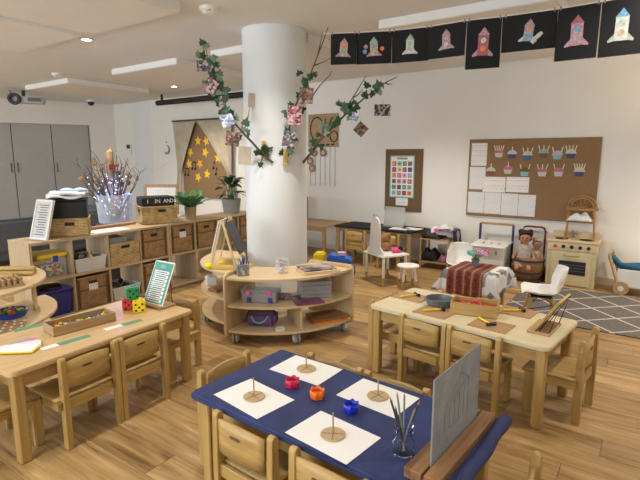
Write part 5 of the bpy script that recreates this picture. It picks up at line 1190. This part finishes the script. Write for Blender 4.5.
for k in range(4):
    a = k * PI / 2 + .4; b = BM(); tube(b, [(.085 * math.cos(a), .085 * math.sin(a), .255), (.115 * math.cos(a), .115 * math.sin(a), .09)], [.017, .015], 10); l_ = O('leg', b, 'white_paint', g, smooth=True)
    b = BM(); tube(b, [(.115 * math.cos(a), .115 * math.sin(a), .09), (.131 * math.cos(a), .131 * math.sin(a), 0)], [.015, .013], 10); O('leg_tip', b, 'beech_z', l_, smooth=True)
# toy truck on the floor behind the curved shelf
g = thing('toy_truck', 'blue and yellow plastic toy truck on the floor behind the curved shelf', 'toy truck', (.19, 6.02, 0), R(-14))
b = BM(); box(b, (0, 0, .15), (.50, .22, .06)); O('chassis', b, 'toy_blue', g, bev=.012, seg=2)
b = BM(); box(b, (.02, 0, .26), (.30, .23, .12), 0, Matrix.Rotation(R(10), 4, 'Y')); O('dump_bed', b, 'toy_blue', g, bev=.02, seg=2)
b = BM(); box(b, (-.2, 0, .26), (.13, .2, .17)); O('cab', b, 'toy_yellow', g, bev=.02, seg=2)
b = BM(); box(b, (.09, -.02, .34), (.10, .09, .05), .3); O('load_block', b, 'lilac', g, bev=.006)
for sx in (-.17, .02, .17):
    for sy in (-1, 1): b = BM(); cyl(b, (0, 0, 0), .075, .05, 18, None, Matrix.Translation((sx, sy * .13 + .025, .075)) @ TXZ); O('wheel', b, 'black', g, bev=.008)

# ------------------------------------------------------------------ play corner: rug, cloth table, shell chairs
b = BM(); box(b, (0, 0, .005), (2.45, 1.42, .010)); p = ST(4.625, -1.20, .0005); tag(O('area_rug', b, 'rug_lattice', None, p, (0, 0, WA), bev=.003), 'grey rug with a cream diamond lattice pattern', 'rug')
TX, TY, TA = 1.62, 4.835, R(-38); TZ = .42
g = thing('play_table', 'small square play table hidden under a patterned cloth', 'table', (TX, TY, 0), TA)
b = BM(); box(b, (0, 0, TZ - .025), (.50, .46, .02)); O('table_top', b, 'beech_x', g)
for sx in (-1, 1):
    for sy in (-1, 1): b = BM(); box(b, (sx * .21, sy * .19, (TZ - .036) / 2), (.035, .035, TZ - .036)); O('leg', b, 'beech_z', g)
def drape_cloth(wx, wy, hx, hy, z, off=0, cx=0, nu=40, nv=40, rip=.012):
    b = BM()
    def fn(u, v):
        x = cx + (u - .5) * wx; y = (v - .5) * wy; ex = max(0, abs(x) - hx); ey = max(0, abs(y) - hy); sx = 1 if x > 0 else -1; sy = 1 if y > 0 else -1
        px = max(-hx, min(hx, x)); py = max(-hy, min(hy, y)); zz = z + off
        if ex or ey:
            d = math.hypot(ex, ey); m = max(ex, ey); k = min(1, d / .05)
            px += sx * ((.012 + off) * k + rip * math.sin(y * 26) * min(1, ex / .12)) if ex else 0; py += sy * ((.012 + off) * k + rip * math.sin(x * 24) * min(1, ey / .12)) if ey else 0
            if ex and ey: px += sx * .35 * min(ex, ey); py += sy * .35 * min(ex, ey)
            zz -= m
        return Vector((px, py, zz))
    grid(b, fn, nu, nv); return b
o = tag(O('table_cloth', drape_cloth(.94, .90, .255, .235, TZ, .002), 'elephant_cloth', None, (TX, TY, .0), (0, 0, TA), smooth=True), 'white cloth with grey elephants draped over the play table', 'tablecloth'); solidify(o, .003, 1)
o = tag(O('table_runner', drape_cloth(.36, .96, .5, .235, TZ, .009, -.035, 20, 40), 'runner_red', None, (TX, TY, .0), (0, 0, TA), smooth=True), 'dark red patterned runner laid across the elephant cloth', 'runner'); solidify(o, .003, 1)
g = thing('flower_pot', 'small dark pot of artificial pink and aqua flowers on the runner', 'flowers', (TX + .0, TY + .07, TZ + .0125), 0)
b = BM(); lathe(b, [(0, 0), (.032, 0), (.042, .07), (.038, .07), (0, .06)], 16); O('pot', b, 'slate', g, smooth=True)
for i in range(22):
    a = i * 2.4; r = .022 * math.sqrt(i); x, y, z = r * math.cos(a) + .02, r * math.sin(a) * .7, .15 - .22 * r + rs.uniform(-.012, .02); b = BM(); tube(b, [(0, 0, .06), (x, y, z)], .002, 4); st_ = O('stem', b, 'leaf_fern', g)
    b = BM()
    for k in range(5): ball(b, (x + .014 * math.cos(k * 1.26), y + .008 * math.sin(k * 1.26), z + .012 * math.sin(k * 1.26)), .013, 6, 5)
    O('blossom', b, 'aqua' if x < -.01 else ['lilac', 'pink', 'lilac', 'rk_pink'][i % 4], g, smooth=True)
def shell_chair(x, y, rz, label, z0):
    """moulded shell on dowel legs, faces +y"""
    g = thing('shell_chair', label, 'chair', (x, y, z0), rz, 'white moulded chairs')
    prof = [(.185, .295), (.15, .31), (.05, .298), (-.06, .300), (-.115, .325), (-.150, .39), (-.175, .47), (-.192, .56)]
    wid = [.155, .175, .185, .185, .182, .178, .165, .115]
    b = BM(); nu = len(prof)
    import bisect
    def fn(u, v):
        f = u * (nu - 1); i = min(int(f), nu - 2); k = f - i; py = prof[i][0] * (1 - k) + prof[i + 1][0] * k; pz = prof[i][1] * (1 - k) + prof[i + 1][1] * k; w = wid[i] * (1 - k) + wid[i + 1] * k
        s = (v - .5) * 2; back = min(1, max(0, (u - .45) / .3)); lift = .045 * abs(s) ** 2.4 * (1 - back); fwd = .075 * abs(s) ** 2 * back
        return Vector((s * w, py + fwd, pz + lift))
    grid(b, fn, 21, 12); o = O('shell', b, 'white_plastic', g, smooth=True); solidify(o, .008); subsurf(o, 1)
    for sx in (-1, 1):
        for sy in (-1, 1):
            b = BM(); tube(b, [(sx * .085, .02 + sy * .085, .278), (sx * .15, .02 + sy * .15, 0)], [.013, .009], 8); O('leg', b, 'beech_z', g, smooth=True)
    for sx in (-1, 1):
        b = BM(); tube(b, [(sx * .10, -.08, .22), (0, .02, .285), (sx * .10, .12, .22)], .004, 5); tube(b, [(sx * .10, -.08, .22), (sx * .115, .135, .17)], .004, 5); O('wire_brace', b, 'black', g)
    b = BM(); box(b, (0, .02, .283), (.18, .18, .010)); O('seat_plate', b, 'black', g)
shell_chair(1.66, 5.42, R(190), 'white moulded shell chair behind the cloth covered table', .0)
shell_chair(2.06, 4.29, R(72), 'white moulded shell chair on the rug beside the pale table', .0108)
# doll cart
cxy = ST(2.875, -.29); g = thing('doll_cart', 'white slatted doll cart with navy and wood push handle', 'doll cart', (cxy.x, cxy.y, 0), WA)
b = BM()
for (y, z, sy, sz) in ((-.16, .28, .016, .24), (.16, .28, .016, .24)): box(b, (0, y, z), (.40, sy, sz))
box(b, (0, 0, .17), (.40, .32, .016))
for sx in (-1, 1): box(b, (sx * .195, 0, .28), (.012, .31, .24))
O('cart_box', b, 'pram_white', g, bev=.003)
b = BM(); box(b, (0, -.02, .405), (.44, .40, .014), 0, Matrix.Translation((0, 0, .02)) @ Matrix.Rotation(R(3), 4, 'X')); O('cart_tray', b, 'white_paint', g, bev=.004)
for k in range(3): b = BM(); box(b, (-.10 + .10 * k, -.170, .33), (.022, .004, .05)); O('slot', b, 'tray_wood', g)
for k in range(3): b = BM(); box(b, (-.10 + .10 * k, -.04, .434), (.016, .10, .003)); O('tray_slot', b, 'tray_wood', g)
for sx in (-1, 1):
    b = BM(); box(b, (sx * .215, .17, .36), (.026, .035, .60)); O('upright_rail', b, 'navy_paint', g, bev=.004)
    for sy in (-1, 1): b = BM(); cyl(b, (0, 0, 0), .055, .025, 18, None, Matrix.Translation((sx * .17, sy * .15, .055)) @ Matrix.Rotation(R(90), 4, 'Y')); O('wheel', b, 'white_paint', g, bev=.004)
    for sy in (-1, 1): b = BM(); box(b, (sx * .17, sy * .12, .11), (.03, .03, .12)); O('leg', b, 'pram_white', g)
b = BM(); tube(b, [(-.215, .17, .665), (.215, .17, .665)], .016, 10); O('push_bar', b, 'walnut_pale', g)
# barrel basket on a little trolley with two dolls
dxy = ST(3.33, -.27); g = thing('doll_trolley', 'brown barrel basket trolley with a dark loop handle', 'trolley', (dxy.x, dxy.y, 0), WA)
b = BM(); lathe(b, [(0, .03), (.15, .03), (.185, .09), (.198, .19), (.182, .29), (.165, .31), (.15, .30), (.155, .2), (0, .18)], 24); O('barrel', b, 'wicker_brown', g, smooth=True) if 'wicker_brown' in MATS else O('barrel', b, 'walnut', g, smooth=True)
for z in (.10, .25): b = BM(); lathe(b, [(.188, z), (.2, z + .005), (.2, z + .022), (.188, z + .027)], 24); O('hoop', b, 'chrome_dark', g, smooth=True)
b = BM(); tube(b, [(-.14, .20, .03), (-.14, .22, .60), (-.12, .22, .645), (-.09, .22, .655), (.09, .22, .655), (.12, .22, .645), (.14, .22, .60), (.14, .20, .03)], .012, 8); O('loop_handle', b, 'bunny_red', g, smooth=True)
b = BM(); box(b, (0, .02, .02), (.36, .40, .02)); O('trolley_base', b, 'chrome_dark', g)
for sx in (-1, 1): b = BM(); cyl(b, (0, 0, -.01), .05, .025, 16, None, Matrix.Translation((sx * .185, .17, .05)) @ Matrix.Rotation(R(90), 4, 'Y')); O('wheel', b, 'rubber', g)
def doll(x, y, z, rz, sc, label, hair='doll_hair', dress='doll_dress'):
    g = thing('baby_doll', label, 'doll', (x, y, z), rz)
    me = bpy.data.meshes.new('doll_body')
    V = [(0, 0, .0), (0, 0, .10), (0, 0, .17), (0, -.005, .205), (0, -.012, .235), (0, -.015, .285), (0, -.015, .325),
         (.055, 0, .165), (.095, -.025, .11), (.11, -.06, .06), (.115, -.075, .035), (-.055, 0, .165), (-.095, -.025, .11), (-.11, -.06, .06), (-.115, -.075, .035),
         (.045, -.03, -.02), (.06, -.12, -.03), (.065, -.16, -.07), (-.045, -.03, -.02), (-.06, -.12, -.03), (-.065, -.16, -.07)]
    E = [(0, 1), (1, 2), (2, 3), (3, 4), (4, 5), (5, 6), (2, 7), (7, 8), (8, 9), (9, 10), (2, 11), (11, 12), (12, 13), (13, 14), (0, 15), (15, 16), (16, 17), (0, 18), (18, 19), (19, 20)]
    rad = [.06, .062, .045, .026, .05, .066, .045, .028, .024, .018, .02, .028, .024, .018, .02, .034, .028, .024, .034, .028, .024]
    me.from_pydata([tuple(c * sc for c in v) for v in V], E, [])
    o = bpy.data.objects.new('body', me); COL.objects.link(o); o.parent = g
    m = o.modifiers.new('skin', 'SKIN'); 
    if not me.skin_vertices:
        bpy.context.view_layer.objects.active = o
    sv = me.skin_vertices[0].data if me.skin_vertices else None
    if sv is None:
        bmk = bmesh.new(); bmk.from_mesh(me); bmk.verts.layers.skin.verify(); bmk.to_mesh(me); bmk.free(); sv = me.skin_vertices[0].data
    for i, r_ in enumerate(rad): sv[i].radius = (r_ * sc, r_ * sc); sv[i].use_root = (i == 0)
    subsurf(o, 2); me.materials.append(MATS['doll_skin'])
    hz = .285 * sc; hr = .066 * sc
    b = BM(); ball(b, (0, .012 * sc, hz + .012 * sc), hr * 1.10, 14, 10, (1.02, .95, 1.0))
    for v in list(b.verts):
        if v.co.y < -.028 * sc and v.co.z < hz + .045 * sc: v.co.y = -.0 * sc
        v.co += Vector((rs.gauss(0, .004), rs.gauss(0, .004), rs.gauss(0, .004)))
    for k in range(16): a = k * .4; ball(b, (.06 * sc * math.cos(a), .012 * sc + .04 * sc * abs(math.sin(a)), hz + .045 * sc + .025 * sc * math.sin(a * 2.3)), .024 * sc, 6, 5)
    O('hair', b, hair, g, smooth=True)
    b = BM(); lathe(b, [(.03, .212), (.07, .185), (.088, .15), (.084, .10), (.10, .03), (.125, -.035), (.12, -.035), (.095, .03), (.078, .1), (.05, .16)], 18)
    for v in b.verts: v.co *= sc
    O('dress', b, dress, g, smooth=True)
    for s in (-1, 1):
        b = BM(); ball(b, (s * .024 * sc, -.076 * sc, hz + .006 * sc), .009 * sc, 8, 6); O('eye', b, 'black_gloss', g)
    b = BM(); ball(b, (0, -.084 * sc, hz - .012 * sc), .010 * sc, 8, 6); O('nose', b, 'doll_skin', g, smooth=True); b = BM(); ball(b, (0, -.075 * sc, hz - .032 * sc), .012 * sc, 8, 6, (1.4, .6, .5)); O('mouth', b, 'rk_red', g)
    for s in (-1, 1):
        b = BM(); ball(b, (s * .068 * sc, -.005 * sc, hz), .014 * sc, 8, 6, (.5, 1, 1.2)); O('ear', b, 'doll_skin', g, smooth=True)
dp = ST(3.29, -.33, .235); doll(dp.x, dp.y, dp.z, WA + R(8), 1.1, 'dark haired baby doll in a grey dress in the barrel trolley')
dp = ST(3.42, -.25, .225); doll(dp.x, dp.y, dp.z, WA - R(10), .85, 'smaller pale capped doll beside the dark haired doll', 'canvas', 'canvas')
# play stove
sp = ST(3.825, -.195); SW, SD, SHt = .53, .33, .56
g = thing('play_stove', 'pale wooden play stove with oven door and black knobs', 'play stove', (sp.x, sp.y, 0), WA)
b = BM(); box(b, (0, 0, SHt / 2 - .01), (SW, SD, SHt - .02)); O('cabinet', b, 'stove_wood', g, bev=.003)
b = BM(); box(b, (0, -.005, SHt - .008), (SW + .03, SD + .03, .024)); O('hob_top', b, 'birch_x', g, bev=.003)
b = BM(); box(b, (0, SD / 2 - .012, SHt + .035), (SW, .022, .075)); O('backsplash', b, 'birch_x', g, bev=.003)
b = BM(); box(b, (0, -SD / 2 - .006, SHt - .075), (SW, .014, .085)); O('control_strip', b, 'birch_x', g, bev=.002)
for k in range(5):
    b = BM(); cyl(b, (-.18 + .09 * k, SHt - .072, 0), .021, .024, 16, None, Matrix.Translation((0, -SD / 2 - .012, 0)) @ TXZ); O('knob', b, 'toy_red' if k == 0 else 'black', g, bev=.003)
b = BM(); box(b, (0, -SD / 2 - .008, .22), (.44, .018, .40)); od = O('oven_door', b, 'stove_wood', g, bev=.004)
b = BM(); box(b, (.02, -SD / 2 - .018, .235), (.29, .006, .165)); O('oven_window', b, 'black_gloss', od)
for z in (.20, .235, .27): b = BM(); box(b, (.02, -SD / 2 - .0215, z), (.27, .002, .003)); O('oven_rack', b, 'pencil_grey', od)
b = BM(); tube(b, [(-.08, -SD / 2 - .017, .385), (-.07, -SD / 2 - .04, .38), (.07, -SD / 2 - .04, .38), (.08, -SD / 2 - .017, .385)], .007, 6); O('door_handle', b, 'tray_wood', od)
for (x, y) in ((-.13, -.06), (.13, -.04)):
    b = BM(); cyl(b, (x, y, SHt + .004), .075, .004, 24); O('hot_plate', b, 'black', g)
b = BM(); tube(b, [(-.03, .10, SHt + .004), (-.03, .10, SHt + .08), (-.03, .04, SHt + .10), (-.03, .02, SHt + .075)], .009, 8); tube(b, [(-.08, .10, SHt + .05), (.03, .10, SHt + .05)], .008, 8); O('toy_tap', b, 'steel', g, smooth=True)
# rattan doll high chair on the stove
rp_ = ST(3.875, -.195, SHt + .0065); g = thing('doll_highchair', 'rattan doll high chair standing on the play stove', 'doll chair', rp_, WA + R(5))
for sx in (-1, 1):
    for sy in (-1, 1):
        b = BM(); tube(b, [(sx * .155, sy * .10, 0), (sx * .13, sy * .085, .37)], .011, 8); O('leg', b, 'rattan', g, smooth=True)
b = BM(); lathe(b, [(0, .21), (.125, .21), (.13, .218), (.125, .226), (0, .226)], 20); O('seat', b, 'rattan', g, smooth=True)
b = BM(); tube(b, [(.165 * math.cos(R(a)), .11 * math.sin(R(a)), .365) for a in range(0, 361, 15)], .013, 8); O('tray_ring', b, 'rattan', g, smooth=True)
for z, r in ((.0, .16), (.05, .12)):
    b = BM(); tube(b, [(r * math.cos(R(a)), .095, .365 + z * .2 + (r * .95) * math.sin(R(a))) for a in range(0, 181, 12)], .010, 7); O('back_hoop', b, 'rattan', g, smooth=True)
for a in (30, 55, 80, 105, 130, 155):
    b = BM(); tube(b, [(.02 * math.cos(R(a)), .095, .37), (.155 * math.cos(R(a)), .095, .365 + .148 * math.sin(R(a)))], .004, 5); O('back_spoke', b, 'rattan', g)
q = ST(3.865, -.235, SHt + .0065 + .232); o = tag(O('doll_blanket', heap(.26, .17, .10, 9), 'white_cloth', None, q, (0, 0, WA), smooth=True), 'crumpled white and grey blanket in the rattan doll chair', 'blanket'); solidify(o, .004)
# pram
pp = ST(4.57, -.29); g = thing('doll_pram', 'white wooden doll pram with pale wheels beside the stove', 'doll pram', (pp.x, pp.y, 0), WA + R(-2))
b = BM()
for sy in (-1, 1): box(b, (0, sy * .14, .20), (.50, .014, .20))
for sx in (-1, 1): box(b, (sx * .245, 0, .20), (.012, .27, .20))
box(b, (0, 0, .11), (.49, .27, .014)); O('pram_box', b, 'pram_white', g, bev=.003)
for sx in (-1, 1):
    for sy in (-1, 1):
        T = Matrix.Translation((sx * .20, sy * .165 + .012, .082)) @ TXZ; b = BM(); cyl(b, (0, 0, 0), .08, .022, 24, None, T); w_ = O('wheel', b, 'walnut_pale', g, bev=.004); b = BM(); cyl(b, (0, 0, -.003), .03, .028, 14, None, T); O('hub', b, 'pram_white', w_)
for sy in (-1, 1): b = BM(); tube(b, [(-.22, sy * .155, .06), (-.345, sy * .155, .46)], .017, 4); O('handle_arm', b, 'walnut_pale', g)
b = BM(); tube(b, [(-.345, -.17, .455), (-.345, .17, .455)], .014, 8); O('handle_bar', b, 'walnut_pale', g)
b = BM()
def bl(u, v):
    x = -.34 + .52 * u; return Vector((x, (v - .5) * .25, .315 + .03 * math.sin(v * 5 + u * 4) - .02 * u + (.10 * (1 - u / .2) if u < .2 else 0)))
grid(b, bl, 18, 10); o = tag(O('pram_blanket', b, 'blanket_blue', None, (pp.x, pp.y, 0), (0, 0, WA + R(-2)), smooth=True), 'teal blue blanket spilling over the doll pram handle', 'blanket'); solidify(o, .05)
q = ST(4.72, -.29, .345); o = tag(O('doll_pillow', heap(.2, .2, .12, 21), 'canvas', None, q, (0, 0, WA), smooth=True), 'small cream pillow in the doll pram', 'pillow'); solidify(o, .01)

# ------------------------------------------------------------------ ceiling devices
g = thing('projector', 'white ceiling projector with dark round lens', 'projector', (-5.5, 9.25, CEIL - .24), R(20))
b = BM(); box(b, (.08, 0, .07), (.52, .30, .12)); O('housing', b, 'projector_white', g, bev=.02, seg=2); b = BM(); box(b, (.20, -.152, .07), (.22, .006, .07)); O('vent', b, 'slate', g)
b = BM(); lathe(b, [(.06, 0), (.10, 0), (.11, .05), (.10, .10), (.06, .10), (.06, 0)], 20, T=Matrix.Translation((-.12, -.13, .07)) @ TXZ); O('lens', b, 'black_gloss', g, smooth=True)
b = BM(); tube(b, [(0, 0, .12), (0, 0, .24)], .03, 8); O('mount', b, 'chrome_dark', g); b = BM(); tube(b, [(-.16, 0, .125), (-.22, 0, .24)], .012, 6); O('cable', b, 'chrome_dark', g)
for x, y, nm in ((-3.87, 7.4, 'near the projector'), (-.918, 4.22, 'in front of the column')):
    g = thing('smoke_detector', 'small round white smoke detector ' + nm, 'smoke detector', (x, y, CEIL - .05), 0)
    b = BM(); lathe(b, [(0, 0), (.04, .0), (.05, .01), (.075, .028), (.08, .05), (0, .05)], 24); O('housing', b, 'white_plastic', g, smooth=True); b = BM(); cyl(b, (.0, -.045, .012), .012, .006, 10); cyl(b, (.02, -.05, .014), .010, .006, 10); O('sensor_slots', b, 'black', g)
g = thing('dome_camera', 'small black dome camera on the ceiling near the corner', 'camera', (-4.95, 10.75, CEIL - .11), 0); b = BM(); ball(b, (0, 0, .06), .07, 14, 8); O('dome', b, 'black_gloss', g, smooth=True); b = BM(); cyl(b, (0, 0, .07), .085, .04, 20); O('collar', b, 'white_plastic', g)
g = wthing('screen_roller', 'long black projection screen roller above the curtain panel', 'screen roller', -2.35, 2.60, -.5)
b = BM(); tube(b, [(-1.35, 0, 0), (1.35, 0, 0)], .05, 14); O('roller_case', b, 'black', g, smooth=True); b = BM()
for x in (-1.2, 1.2): b = BM(); box(b, (x, 0, .115), (.03, .03, .13)); O('bracket', b, 'black', g)

# ------------------------------------------------------------------ warm floor lamp beside the pram
q = ST(5.15, -.42); g = thing('floor_lamp', 'slim floor lamp with a cream shade beyond the doll pram', 'lamp', (q.x, q.y, 0), 0)
b = BM(); lathe(b, [(0, 0), (.14, 0), (.14, .012), (.02, .03), (0, .03)], 24); O('base', b, 'chrome_dark', g, smooth=True)
b = BM(); cyl(b, (0, 0, .03), .011, 1.33, 10); O('pole', b, 'chrome_dark', g, smooth=True)
b = BM(); lathe(b, [(.17, 1.32), (.12, 1.58), (.118, 1.58), (.168, 1.32)], 28); O('shade', b, 'lamp_shade', g, smooth=True)
b = BM(); ball(b, (0, 0, 1.43), .035, 12, 8); O('bulb', b, 'lamp_glow', g, smooth=True)
l = bpy.data.lights.new('lamp_light', 'POINT'); l.energy = 30; l.color = (1, .70, .38); l.shadow_soft_size = .05
lo = bpy.data.objects.new('lamp_light', l); COL.objects.link(lo); lo.parent = g; lo.location = (0, 0, 1.49)
